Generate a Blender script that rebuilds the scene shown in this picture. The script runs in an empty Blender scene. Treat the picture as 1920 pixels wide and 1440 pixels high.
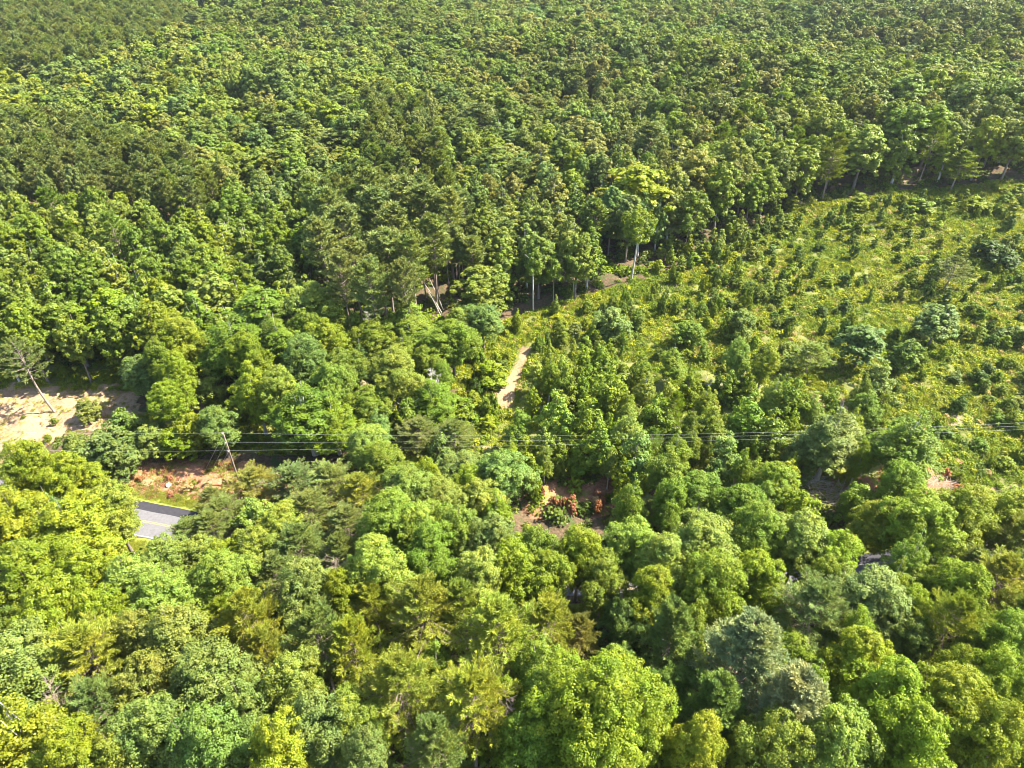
import bpy, math, random
import numpy as np

# ------------------------------------------------------------------ camera, world, sun
SC = bpy.context.scene
W0, H0 = 1920.0, 1440.0
F = 1280.0
PITCH = math.radians(36.5)
CAM_H = 92.0
cam_d = bpy.data.cameras.new("camera"); cam = bpy.data.objects.new("camera", cam_d)
SC.collection.objects.link(cam); SC.camera = cam
cam.location = (0, 0, CAM_H); cam.rotation_euler = (math.pi/2 - PITCH, 0, 0)
cam_d.sensor_width = 36.0; cam_d.lens = 36.0*F/W0
cam_d.clip_start = 0.5; cam_d.clip_end = 20000
SUN_AZ, SUN_EL = math.radians(76), math.radians(50)      # azimuth to the right of the view direction
w = bpy.data.worlds.new("World"); SC.world = w; w.use_nodes = True
nt = w.node_tree; bg = nt.nodes["Background"]; sky = nt.nodes.new("ShaderNodeTexSky")
sky.sky_type = 'NISHITA'; sky.sun_disc = False; sky.sun_elevation = SUN_EL; sky.sun_rotation = SUN_AZ
nt.links.new(sky.outputs[0], bg.inputs[0]); bg.inputs[1].default_value = 0.10
sd = bpy.data.lights.new("sun", 'SUN'); sun = bpy.data.objects.new("sun", sd); SC.collection.objects.link(sun)
sd.energy = 5.0; sd.angle = math.radians(0.5); sd.color = (1.0, 0.92, 0.77)
from mathutils import Vector
sv = Vector((math.sin(SUN_AZ)*math.cos(SUN_EL), math.cos(SUN_AZ)*math.cos(SUN_EL), math.sin(SUN_EL)))
sun.rotation_euler = sv.to_track_quat('Z', 'Y').to_euler()
SC.view_settings.view_transform = 'Standard'; SC.view_settings.look = 'None'
SC.view_settings.gamma = 1; SC.view_settings.exposure = 2.25; SC.view_settings.use_curve_mapping = False
SC.cycles.max_bounces = 6; SC.cycles.diffuse_bounces = 3; SC.cycles.transmission_bounces = 4
SC.cycles.use_adaptive_sampling = True; SC.cycles.filter_width = 0.95

rng = np.random.default_rng(7)
C = SC.collection

# ------------------------------------------------------------------ projection helpers
cP, sP = math.cos(PITCH), math.sin(PITCH)
def project(x, y, z):
    dz = z - CAM_H
    d = y*cP - dz*sP
    up = y*sP + dz*cP
    d = np.maximum(d, 1e-3)
    return W0/2 + F*x/d, H0/2 - F*up/d, d
def ray(u, v):
    a = (u - W0/2)/F; b = -(v - H0/2)/F
    return a, cP + b*sP, -sP + b*cP
def terrain(x, y):
    x = np.asarray(x, float); y = np.asarray(y, float)
    k = np.clip((y - 150)/120, 0, 1); k = k*k*(3 - 2*k)
    z = 3.0*np.sin(x/61 + 1.3)*np.cos(y/73 + .4) + 2.4*np.sin((x + y)/38 + 2.) + 3.2*np.sin(y/110 - x/150)
    z = z*k
    z = z + np.clip(x - 30, 0, 400)*0.03*k                       # the cut-over slope climbs to the right
    q = np.clip((78 - y)/60, 0, 1); z = z + 3.0*q                 # bank under the near wood
    bank = np.exp(-((y - 108)/5.0)**2)*0.0
    return z + bank
def ground(u, v, h=0.0):
    """world point at height h above the terrain seen at photo pixel u, v"""
    a, b, c = ray(u, v); z = 0.0
    for _ in range(12):
        t = (z + h - CAM_H)/c
        z = float(terrain(a*t, b*t))
    t = (z + h - CAM_H)/c
    return a*t, b*t, z

# ------------------------------------------------------------------ materials
def mat(name):
    m = bpy.data.materials.new(name); m.use_nodes = True
    n = m.node_tree; n.nodes.clear()
    return m, n
def N(n, t, **k):
    nd = n.nodes.new(t)
    for a, b in k.items(): setattr(nd, a, b)
    return nd
def mixcol(n, fac, a, b, mode='MIX'):
    m = N(n, "ShaderNodeMix", data_type='RGBA', blend_type=mode)
    for s, v in ((0, fac), (6, a), (7, b)):
        if hasattr(v, 'links') or hasattr(v, 'is_linked'): n.links.new(v, m.inputs[s])
        else: m.inputs[s].default_value = v if s == 0 else (*v, 1)
    return m.outputs[2]
def noise(n, scale, detail=4, rough=.6, vec=None):
    t = N(n, "ShaderNodeTexNoise"); t.inputs["Scale"].default_value = scale
    t.inputs["Detail"].default_value = detail; t.inputs["Roughness"].default_value = rough
    if vec is not None: n.links.new(vec, t.inputs["Vector"])
    return t.outputs[0]
def ramp(n, x, stops):
    r = N(n, "ShaderNodeValToRGB"); e = r.color_ramp.elements
    while len(e) < len(stops): e.new(.5)
    for el, (p, c) in zip(e, stops): el.position = p; el.color = (c, c, c, 1) if isinstance(c, (int, float)) else (*c, 1)
    n.links.new(x, r.inputs[0]); return r.outputs[0]
def foliage(name, trans=.32, rough=.5, spec=.3, warm=.5):
    """leaf material; the tint comes from the tree (object property or instance attribute 'tint'), 'v' varies leaf by leaf"""
    m, n = mat(name)
    out = N(n, "ShaderNodeOutputMaterial")
    at = N(n, "ShaderNodeAttribute", attribute_type='INSTANCER', attribute_name='tint')
    v = N(n, "ShaderNodeAttribute", attribute_type='GEOMETRY', attribute_name='v')
    br = N(n, "ShaderNodeMath", operation='MULTIPLY_ADD'); n.links.new(v.outputs['Fac'], br.inputs[0]); br.inputs[1].default_value = .62; br.inputs[2].default_value = .69
    mul = N(n, "ShaderNodeVectorMath", operation='SCALE'); n.links.new(at.outputs['Color'], mul.inputs[0]); n.links.new(br.outputs[0], mul.inputs['Scale'])
    yel = N(n, "ShaderNodeVectorMath", operation='MULTIPLY'); yel.inputs[1].default_value = (1.08, 1.03, .85)
    oc = N(n, "ShaderNodeTexCoord"); on = noise(n, .35, 3, .6, oc.outputs['Object'])
    hv = ramp(n, on, [(.35, (1.10, 1.0, .85)), (.65, (.88, 1.0, 1.12))]); hm = N(n, "ShaderNodeVectorMath", operation='MULTIPLY'); n.links.new(mul.outputs[0], hm.inputs[0]); n.links.new(hv, hm.inputs[1]); mul = hm
    fy = N(n, "ShaderNodeMath", operation='MULTIPLY'); n.links.new(v.outputs['Fac'], fy.inputs[0]); fy.inputs[1].default_value = warm
    n.links.new(mul.outputs[0], yel.inputs[0])
    col = mixcol(n, fy.outputs[0], mul.outputs[0], yel.outputs[0])
    p = N(n, "ShaderNodeBsdfPrincipled"); n.links.new(col, p.inputs['Base Color'])
    p.inputs['Roughness'].default_value = rough; p.inputs['Specular IOR Level'].default_value = spec*.6
    tr = N(n, "ShaderNodeBsdfTranslucent")
    tc = N(n, "ShaderNodeVectorMath", operation='MULTIPLY'); n.links.new(col, tc.inputs[0]); tc.inputs[1].default_value = (1.25, 1.25, .6)
    n.links.new(tc.outputs[0], tr.inputs[0])
    mx = N(n, "ShaderNodeMixShader"); mx.inputs[0].default_value = trans
    n.links.new(p.outputs[0], mx.inputs[1]); n.links.new(tr.outputs[0], mx.inputs[2])
    n.links.new(mx.outputs[0], out.inputs[0])
    return m
def simple(name, c1, c2, scale=3.0, rough=.9, spec=.2, stretch=None):
    m, n = mat(name); out = N(n, "ShaderNodeOutputMaterial")
    tc = N(n, "ShaderNodeTexCoord"); vec = tc.outputs['Object']
    if stretch:
        mp = N(n, "ShaderNodeMapping"); mp.inputs['Scale'].default_value = stretch; n.links.new(vec, mp.inputs[0]); vec = mp.outputs[0]
    f = noise(n, scale, 5, .65, vec)
    f = ramp(n, f, [(.3, 0.0), (.7, 1.0)])
    col = mixcol(n, f, c1, c2)
    p = N(n, "ShaderNodeBsdfPrincipled"); n.links.new(col, p.inputs['Base Color'])
    p.inputs['Roughness'].default_value = rough; p.inputs['Specular IOR Level'].default_value = spec
    n.links.new(p.outputs[0], out.inputs[0]); return m
M_LEAF = foliage("broad_leaves", trans=.30)
M_NEEDLE = foliage("pine_needles", trans=.26, rough=.5, spec=.3, warm=.12)
M_WEED = foliage("weeds", trans=.3, rough=.6, spec=.15, warm=.6)
M_BARK = simple("grey_brown_bark", (.09, .07, .055), (.26, .22, .18), 4, stretch=(2, 2, .35))
M_PALE = simple("pale_bark", (.32, .29, .25), (.55, .52, .47), 4, stretch=(2, 2, .3))
M_PBARK = simple("pine_bark", (.14, .10, .08), (.36, .29, .24), 4, stretch=(2, 2, .3))
M_DEAD = simple("bleached_dead_wood", (.30, .27, .23), (.62, .58, .52), 5, stretch=(2, 2, .3))
M_TAN = simple("tan_dead_branches", (.26, .19, .13), (.58, .49, .38), 5)
M_POLE = simple("weathered_pole_wood", (.12, .09, .065), (.26, .21, .17), 5, stretch=(3, 3, .4))
M_WIRE = simple("aluminium_wire", (.42, .43, .44), (.55, .56, .57), 2, rough=.45, spec=.5)
M_STONE = simple("pale_stone", (.5, .47, .42), (.72, .68, .62), 4)
M_ROOF = simple("grey_shingles", (.20, .20, .22), (.30, .30, .33), 6)
M_WALLW = simple("white_siding", (.62, .62, .60), (.74, .74, .72), 2)

# ------------------------------------------------------------------ mesh building (numpy)
class MB:
    def __init__(s): s.V = []; s.Q = []; s.T = []; s.vq = []; s.n = 0
    def quads(s, P, v=None):                    # P (N,4,3)
        k = len(P)
        if k == 0: return
        s.V.append(P.reshape(-1, 3)); s.Q.append(np.arange(k*4).reshape(-1, 4) + s.n); s.n += k*4
        s.vq.append(np.full(k, .5) if v is None else np.asarray(v, float))
    def tube(s, pts, rad, seg=6):
        pts = np.asarray(pts, float); k = len(pts); rings = []
        for i in range(k):
            d = pts[min(i+1, k-1)] - pts[max(i-1, 0)]; d = d/(np.linalg.norm(d) + 1e-9)
            a = np.cross(d, [0, 0, 1.] if abs(d[2]) < .9 else [1., 0, 0]); a /= np.linalg.norm(a); b = np.cross(d, a)
            t = np.arange(seg)/seg*2*math.pi
            rings.append(pts[i] + rad[i]*(np.cos(t)[:, None]*a + np.sin(t)[:, None]*b))
        s.V.append(np.concatenate(rings)); q = []
        for i in range(k-1):
            for j in range(seg):
                q.append([i*seg + j, i*seg + (j+1) % seg, (i+1)*seg + (j+1) % seg, (i+1)*seg + j])
        s.Q.append(np.array(q) + s.n); s.n += k*seg; s.vq.append(np.full(len(q), .5))
    def mesh(s, name, m, smooth=False):
        me = bpy.data.meshes.new(name)
        V = np.concatenate(s.V); Q = np.concatenate(s.Q); k = len(Q)
        me.vertices.add(len(V)); me.vertices.foreach_set('co', V.astype(np.float32).ravel())
        me.loops.add(k*4); me.loops.foreach_set('vertex_index', Q.astype(np.int32).ravel())
        me.polygons.add(k); me.polygons.foreach_set('loop_start', np.arange(0, k*4, 4, dtype=np.int32))
        me.update(calc_edges=True)
        a = me.attributes.new('v', 'FLOAT', 'FACE'); a.data.foreach_set('value', np.concatenate(s.vq).astype(np.float32))
        if smooth: me.polygons.foreach_set('use_smooth', np.ones(k, bool))
        me.materials.append(m); return me
def unit(a): return a/(np.linalg.norm(a, axis=-1, keepdims=True) + 1e-9)
def leaves(P, Nn, a, b, r, along=None):
    """rhombic leaf faces at P facing Nn, half length a, half width b"""
    k = len(P); Nn = unit(Nn)
    t = r.normal(size=(k, 3)) if along is None else along
    t = unit(t - (t*Nn).sum(1, keepdims=True)*Nn); bt = np.cross(Nn, t)
    a = np.broadcast_to(a, k)[:, None]; b = np.broadcast_to(b, k)[:, None]
    sk = r.uniform(-.3, .3, (k, 1))
    return np.stack([P - a*t, P + b*bt + a*t*sk, P + a*t, P - b*bt + a*t*sk], 1)

def broad_crown(r, R, H, top, lobe, nleaf, leaf, form='round', fill=.25):
    """R crown radius, H crown depth, top its height; returns leaf mesh builder and limb targets"""
    subs = []
    if form in ('round', 'bush', 'dome'):
        k = {'round': 18, 'bush': 12, 'dome': 9}[form] + int(max(0, R - 5)*3); gs = {'round': 1.12, 'bush': 1.1, 'dome': 1.5}[form]*(.85 if R > 6 else 1)
        p1, p2 = r.uniform(0, 6.28, 2)
        for i in range(k):
            f = (i + r.uniform(0, 1))/k                       # 0 bottom .. 1 top
            an = i*2.4 + r.uniform(-.5, .5)
            prof = (max(0.0, 1 - max(0.0, (f - .45)/.57)**2.1)**.5)*min(1.0, .62 + f*1.1)
            out = 1 + .16*math.sin(2*an + p1) + .12*math.sin(3*an + p2)
            sr = R*gs*r.uniform(.25, .40)*(1.12 if f < .6 else .95); sh = sr*r.uniform(1.0, 1.5)*max(1, .55*H/R)*.8
            rr = max(0, R*prof*out - sr)*r.uniform(.72, 1.08)
            zz = top - H + H*(.10 + .84*f) - sh*.35
            subs.append((np.array([rr*math.cos(an), rr*math.sin(an), zz]), sr, sh))
        subs.append((np.array([0, 0, top - H*.5]), R*.45, H*.36))
    else:
        k = 11; p1 = r.uniform(0, 6.28)
        for i in range(k):
            f = i/(k-1); pr = R*max(.14, math.sin(math.pi*(.30 + .66*f))**.8)*r.uniform(.8, 1.15)
            for j in range(3 if f < .7 else (2 if f < .9 else 1)):
                an = r.uniform(0, 6.28); rr = pr*r.uniform(.3, .62)*(0.2 if f > .9 else 1)
                subs.append((np.array([rr*math.cos(an), rr*math.sin(an), top - H*.93 + f*H*.84]), max(pr*r.uniform(.42, .6), R*.16), H*r.uniform(.08, .13)))
    mb = MB(); tot = sum(s[1]*(s[1] + s[2]) for s in subs)
    nl = max(10, int(nleaf)); per = 38
    lobes_n = max(12, int(nl/per))
    PP, NN, VV = [], [], []
    for c, a, h in subs:
        m = max(2, int(round(lobes_n*a*(a + h)/tot)))
        d = unit(r.normal(size=(m, 3))); d[:, 2] = np.where(d[:, 2] < -.35, -d[:, 2], d[:, 2])
        lc = c + d*np.array([a, a, h])*r.uniform(.72, 1.06, (m, 1))
        for q in range(m):
            lr = lobe*r.uniform(.6, 1.25); nn = int(per*r.uniform(.7, 1.3)*(lr/lobe)**1.2) + 3
            u = unit(r.normal(size=(nn, 3)) + d[q]*.55 + np.array([0, 0, .35]))
            flat = np.array([1.0, 1.0, .92]) if form == 'dome' else np.array([1.06, 1.06, .82])
            P = lc[q] + u*flat*lr*(r.uniform(.25, 1.12, (nn, 1))**.45)
            PP.append(P); NN.append(u*.8 + d[q]*.35 + r.normal(size=(nn, 3))*.5 + np.array([0, 0, .2 if form == 'dome' else .35]))
            VV.append(np.clip(r.uniform(0, 1) * .55 + r.uniform(0, .45, nn), 0, 1))
    P = np.concatenate(PP); Nn = np.concatenate(NN); V = np.concatenate(VV)
    s = leaf*r.uniform(.65, 1.3, len(P))
    mb.quads(leaves(P, Nn, s*.5*1.25, s*.5*.85, r), V)
    return mb, subs
def trunk_mesh(r, H, crown_base, subs, r0, bark, bend=.4, nl=6, upto=.9):
    mb = MB(); bx, by = r.uniform(-bend, bend, 2); n = 7
    zt = H*upto; pts = [np.array([bx*math.sin(i/n*2.2), by*math.sin(i/n*2.6), zt*i/n - (.6 if i == 0 else 0)]) for i in range(n+1)]
    rad = [r0*(1.35 if i == 0 else 1 - .85*i/n) for i in range(n+1)]
    mb.tube(pts, rad, 7)
    idx = r.permutation(len(subs))[:nl]
    for i in idx:
        c = subs[i][0]; z0 = min(max(crown_base*r.uniform(.8, 1.15), c[2]*.45), c[2] - .3)
        s0 = np.array([bx*math.sin(z0/zt*2.2), by*math.sin(z0/zt*2.6), z0])
        mid = (s0 + c)/2 + np.array([0, 0, -.25]) + r.normal(size=3)*.25
        mb.tube([s0, mid, c, c + (c - mid)*.6], [r0*.42, r0*.3, r0*.16, r0*.05], 5)
    return mb.mesh("trunk", bark, True)
def make_broad(seed, R, H, ch, lobe, nleaf, leaf, form, r0, bark=None, mat_=None):
    r = np.random.default_rng(seed)
    mb, subs = broad_crown(r, R, ch, H, lobe, nleaf, leaf, form)
    return mb.mesh("crown", mat_ or M_LEAF), trunk_mesh(r, H, H - ch, subs, r0, bark or M_BARK), R, H

def make_pine(seed, R, H, base, nb, ntw, nneed, nl, nw, form, r0, bark, lean=.5, wood=True):
    """base: height where the live crown starts; form 'wisp','plume','tuft'"""
    r = np.random.default_rng(seed); cr = MB(); tr = MB()
    bx, by = r.uniform(-lean, lean, 2)
    def axis(z): return np.array([bx*math.sin(z/H*2.4), by*math.sin(z/H*2.8), z])
    n = 9; tr.tube([axis(H*.98*i/n) - (np.array([0, 0, .6]) if i == 0 else 0) for i in range(n+1)], [r0*(1.3 if i == 0 else 1 - .9*i/n) for i in range(n+1)], 7)
    PP, AA, NN, VV, WQ = [], [], [], [], []
    for i in range(nb):
        f = (i + r.uniform(0, 1))/nb; z = base + (H - base)*f**.85
        if form == 'tuft': L = R*(math.sin(min(1, f*1.02)*math.pi*.93 + .22))**.7 if f < .97 else R*.25
        elif form == 'plume': L = R*(1.02 - f*.8)*r.uniform(.75, 1.1)
        else: L = R*min(1.0, 1.18*(1 - f**1.7) + .12)*r.uniform(.6, 1.1)
        L = max(L, .12*R)*r.uniform(.8, 1.1); an = i*2.4 + r.uniform(-.4, .4)
        el = {'tuft': .35 + .6*f, 'plume': .08 + .5*f, 'wisp': .12 + .7*f*f}[form] + r.uniform(-.15, .15)
        dirv = np.array([math.cos(an)*math.cos(el), math.sin(an)*math.cos(el), math.sin(el)])
        p0 = axis(z); c = np.array([0, 0, 1.])*L*r.uniform(.05, .22)
        wob = r.normal(size=3)*L*.05
        pt = lambda t: p0 + dirv*L*t + c*t*t + wob*math.sin(t*5)
        br = r0*.28*(L/R)
        if wood: tr.tube([p0, pt(.5), pt(1.0)], [br, br*.6, br*.15], 4)
        side = np.array([-math.sin(an), math.cos(an), 0]); vb = r.uniform(0, .55)
        for j in range(ntw):
            t = .22 + .8*(j + r.uniform(0, 1))/ntw; q = pt(min(t, 1.0)); sg = 1 if j % 2 else -1
            tl = (.34*L*(1.15 - t) + .45)*r.uniform(.6, 1.2)*{'tuft': .8, 'plume': 1.0, 'wisp': .9}[form]
            td = unit(dirv*r.uniform(.5, 1.0) + side*sg*r.uniform(.3, 1.0) + np.array([0, 0, r.uniform(.0, .6) + (.35 if form != 'wisp' else .05)]))
            if wood and j % 2 == 0:
                WQ.append([q, td*tl, br*.35])
            kk = nneed; s = r.uniform(.15, 1.0, kk)
            P = q + td*tl*s[:, None] + r.normal(size=(kk, 3))*.05
            A = unit(td + r.normal(size=(kk, 3))*{'tuft': .75, 'plume': .55, 'wisp': .5}[form] + np.array([0, 0, .25]))
            PP.append(P + A*nl*.4); AA.append(A); NN.append(r.normal(size=(kk, 3)) + np.array([0, 0, .9]) + dirv*.3)
            VV.append(np.clip(vb + r.uniform(0, .45, kk), 0, 1))
    P = np.concatenate(PP); A = np.concatenate(AA); Nn = np.concatenate(NN)
    sz = r.uniform(.7, 1.3, len(P))
    Nn = Nn - (Nn*A).sum(1, keepdims=True)*A
    cr.quads(leaves(P, Nn, nl*.5*sz, nw*.5*sz, r, along=A), np.concatenate(VV))
    if WQ:
        q = np.array([a[0] for a in WQ]); d = np.array([a[1] for a in WQ]); b = np.array([max(a[2], .012) for a in WQ])[:, None]
        for ax in ((0, 0, 1.), (1., 0, 0)):
            sd_ = unit(np.cross(d, np.array(ax)))*b
            tr.quads(np.stack([q - sd_, q + sd_, q + d*.8 + sd_*.4, q + d*.8 - sd_*.4], 1))
    return cr.mesh("crown", M_NEEDLE), tr.mesh("trunk", bark), R, H

# prototypes: kind -> lod -> list of (crown mesh, trunk mesh, R, H)
PR = {}
def reg(kind, lod, *p): PR.setdefault(kind, {}).setdefault(lod, []).extend(p)
for i in range(8): reg('oak', 0, make_broad(10+i, 5, 18, 12.0, .50, 42000, .195, 'round', .30))
for i in range(7): reg('oak', 1, make_broad(30+i, 5, 18, 12.5, .62, 11000, .42, 'round', .30))
for i in range(6): reg('oak', 2, make_broad(50+i, 5, 17, 10.0, .66, 6500, .60, 'dome', .30))
for i in range(6): reg('bushtree', 0, make_broad(60+i, 3.2, 7.5, 7.0, .50, 8500, .26, 'bush', .12))
for i in range(5): reg('bushtree', 1, make_broad(66+i, 3.2, 7.5, 7.0, .6, 3200, .44, 'bush', .12))
for i in range(5): reg('poplar', 0, make_broad(70+i, 3.8, 19, 14.5, .48, 28000, .19, 'cone', .28, M_PALE))
for i in range(5): reg('poplar', 1, make_broad(90+i, 3.8, 19, 16, .65, 6500, .44, 'cone', .28, M_PALE))
for i in range(4): reg('poplar', 2, make_broad(110+i, 3.8, 18, 12.5, .6, 4500, .58, 'dome', .28, M_PALE))
reg('giant', 0, make_broad(131, 9, 24, 19, .58, 130000, .205, 'round', .45))
for i in range(6): reg('young', 0, make_broad(140+i, 2.2, 8, 7.6, .42, 5200, .24, 'cone', .09))
for i in range(4): reg('young', 1, make_broad(150+i, 2.2, 8, 7.6, .5, 2000, .40, 'cone', .09))
for i in range(5): reg('shrub', 0, make_broad(160+i, 1.6, 2.6, 2.5, .34, 2600, .20, 'bush', .05, None))
for i in range(4): reg('shrub', 1, make_broad(170+i, 1.6, 2.6, 2.5, .38, 950, .34, 'bush', .05, None))
for i in range(5): reg('wisp', 0, make_pine(200+i, 4.2, 16, 5.0, 84, 17, 22, .36, .062, 'wisp', .2, M_PBARK, .8))
for i in range(4): reg('wisp', 1, make_pine(210+i, 4.2, 16, 5.0, 50, 12, 11, .62, .15, 'wisp', .2, M_PBARK, .8))
for i in range(4): reg('tuft', 0, make_pine(220+i, 3.4, 22, 11, 70, 13, 17, .42, .10, 'tuft', .22, M_PBARK))
for i in range(4): reg('tuft', 1, make_pine(230+i, 3.4, 22, 9.5, 52, 11, 12, .75, .17, 'tuft', .24, M_PBARK))
for i in range(4): reg('tuft', 2, make_pine(240+i, 3.4, 21, 9, 44, 8, 10, .95, .28, 'tuft', .24, M_PBARK, wood=False))
for i in range(2): reg('plume', 0, make_pine(250+i, 5, 20, 7, 95, 20, 17, .42, .10, 'plume', .26, M_PBARK))
def protos(kind, lod):
    d = PR[kind]
    while lod not in d: lod -= 1
    return d[lod]

# ------------------------------------------------------------------ tints (leaf colour of the tree itself)
TINT = {'Y': (.178, .218, .014), 'L': (.168, .218, .030), 'G': (.122, .176, .015), 'B': (.126, .178, .036),
        'D': (.078, .122, .016), 'O': (.148, .184, .042), 'OY': (.212, .245, .026), 'W': (.235, .275, .115),
        'R': (.175, .188, .034), 'YG': (.158, .206, .012), 'OG': (.138, .176, .024), 'RD': (.27, .125, .065), 'TN': (.36, .27, .13)}
TN = {'Y': 'bright yellow-green', 'L': 'light green', 'G': 'mid green', 'B': 'bluish green', 'D': 'dark green', 'O': 'dull olive',
      'OY': 'yellowish olive', 'W': 'pale grey-green', 'R': 'brownish olive', 'YG': 'warm lime green', 'OG': 'olive green', 'RD': 'rust red', 'TN': 'cream-tan'}
KN = {'oak': ('broadleaf_tree', 'broadleaf tree', 'round'), 'giant': ('broadleaf_tree', 'broadleaf tree', 'spreading'),
      'poplar': ('broadleaf_tree', 'broadleaf tree', 'tall pointed'), 'bushtree': ('broadleaf_tree', 'broadleaf tree', 'low bushy'), 'young': ('sapling', 'sapling', 'slim young'),
      'shrub': ('shrub', 'shrub', 'low leafy'), 'wisp': ('pine_tree', 'pine tree', 'wispy'), 'tuft': ('pine_tree', 'pine tree', 'straight'),
      'plume': ('pine_tree', 'pine tree', 'feathery')}

# ------------------------------------------------------------------ layout in photo pixels, placed on the ground
def inpoly(poly, x, y):
    x = np.asarray(x, float); y = np.asarray(y, float); r = np.zeros(x.shape, bool); n = len(poly)
    for i in range(n):
        x1, y1 = poly[i]; x2, y2 = poly[(i+1) % n]
        c = ((y1 > y) != (y2 > y)) & (x < (x2 - x1)*(y - y1)/((y2 - y1) + 1e-12) + x1); r ^= c
    return r
BARE = [(-200, 728), (60, 722), (250, 722), (268, 750), (262, 775), (222, 800), (150, 812), (90, 838), (40, 866), (-200, 875)]
BARE2 = [(330, 742), (480, 752), (500, 778), (455, 790), (420, 770), (340, 772)]
SLOPE = [(205, 862), (330, 862), (470, 868), (660, 900), (640, 960), (500, 985), (360, 962), (245, 938), (100, 905)]
TRACK = [(975, 650), (996, 655), (985, 690), (975, 720), (960, 765), (928, 765), (935, 730), (955, 690)]
CLEAR = [(868, 636), (1000, 584), (1190, 530), (1320, 486), (1490, 388), (1650, 364), (1920, 338), (2400, 295), (2600, 980), (1790, 905), (1700, 800),
         (1640, 740), (1450, 690), (1240, 690), (1150, 640), (1010, 650), (1000, 700), (945, 790), (905, 860), (860, 800), (850, 730)]
YOUNG = [(1000, 600), (1190, 575), (1250, 650), (1450, 660), (1700, 700), (1760, 800), (1720, 960), (1450, 960), (1180, 900), (1060, 900), (900, 870), (940, 790), (985, 720)]
OPEN = [[(-50, 690), (235, 700), (268, 745), (262, 775), (215, 800), (120, 828), (40, 866), (-50, 850)], SLOPE[0:3] + [(460, 925), (365, 968), (335, 1008), (250, 1014), (242, 930)],
        TRACK, [(860, 650), (905, 640), (920, 780), (880, 850), (850, 780)],
        [(868, 640), (1000, 592), (1190, 540), (1320, 495), (1490, 396), (1650, 372), (1920, 345), (1920, 870), (1800, 890), (1740, 800), (1650, 690), (1450, 640), (1250, 640), (1190, 580), (1050, 610), (1000, 655)],
        [(1650, 870), (1830, 855), (1850, 920), (1700, 935)], [(970, 905), (1162, 900), (1162, 965), (1000, 955)],
        [(735, 840), (830, 840), (820, 870), (740, 870)], [(1490, 880), (1640, 880), (1640, 950), (1500, 950)],
        [(380, 745), (480, 755), (495, 780), (430, 790)], [(465, 838), (545, 838), (545, 862), (465, 862)]]
gx, gy = np.meshgrid(np.arange(0, 480)*4 + 2, np.arange(0, 360)*4 + 2)
openmask = np.zeros(gx.shape, bool)
for p in OPEN: openmask |= inpoly(p, gx, gy)
ROAD_PX = [(-900, 800), (-300, 868), (0, 918), (150, 951), (262, 976), (330, 990), (500, 1035), (660, 1072), (850, 1092), (1030, 1098), (1200, 1103), (1450, 1095), (1660, 1074), (1800, 1046), (1960, 1000), (2300, 930), (3000, 860)]
road_pts = np.array([ground(u, v)[:2] for u, v in ROAD_PX])
def catmull(P, n=14):
    out = []
    Q = np.vstack([2*P[0]-P[1], P, 2*P[-1]-P[-2]])
    for i in range(1, len(Q)-2):
        for k in range(n):
            t = k/n; a, b, c, d = Q[i-1:i+3]
            out.append(.5*((2*b) + (-a+c)*t + (2*a-5*b+4*c-d)*t*t + (-a+3*b-3*c+d)*t**3))
    out.append(P[-1]); return np.array(out)
road_c = catmull(road_pts)
def road_dist(x, y):
    x = np.atleast_1d(x); y = np.atleast_1d(y)
    return np.sqrt(((x[:, None] - road_c[None, :, 0])**2 + (y[:, None] - road_c[None, :, 1])**2).min(1))

# explicit trees: u, v of the crown centre, crown radius in photo pixels, kind, tint, height
T = []
def t(u, v, r, k, c, h): T.append((u, v, r, k, c, h))
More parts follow.
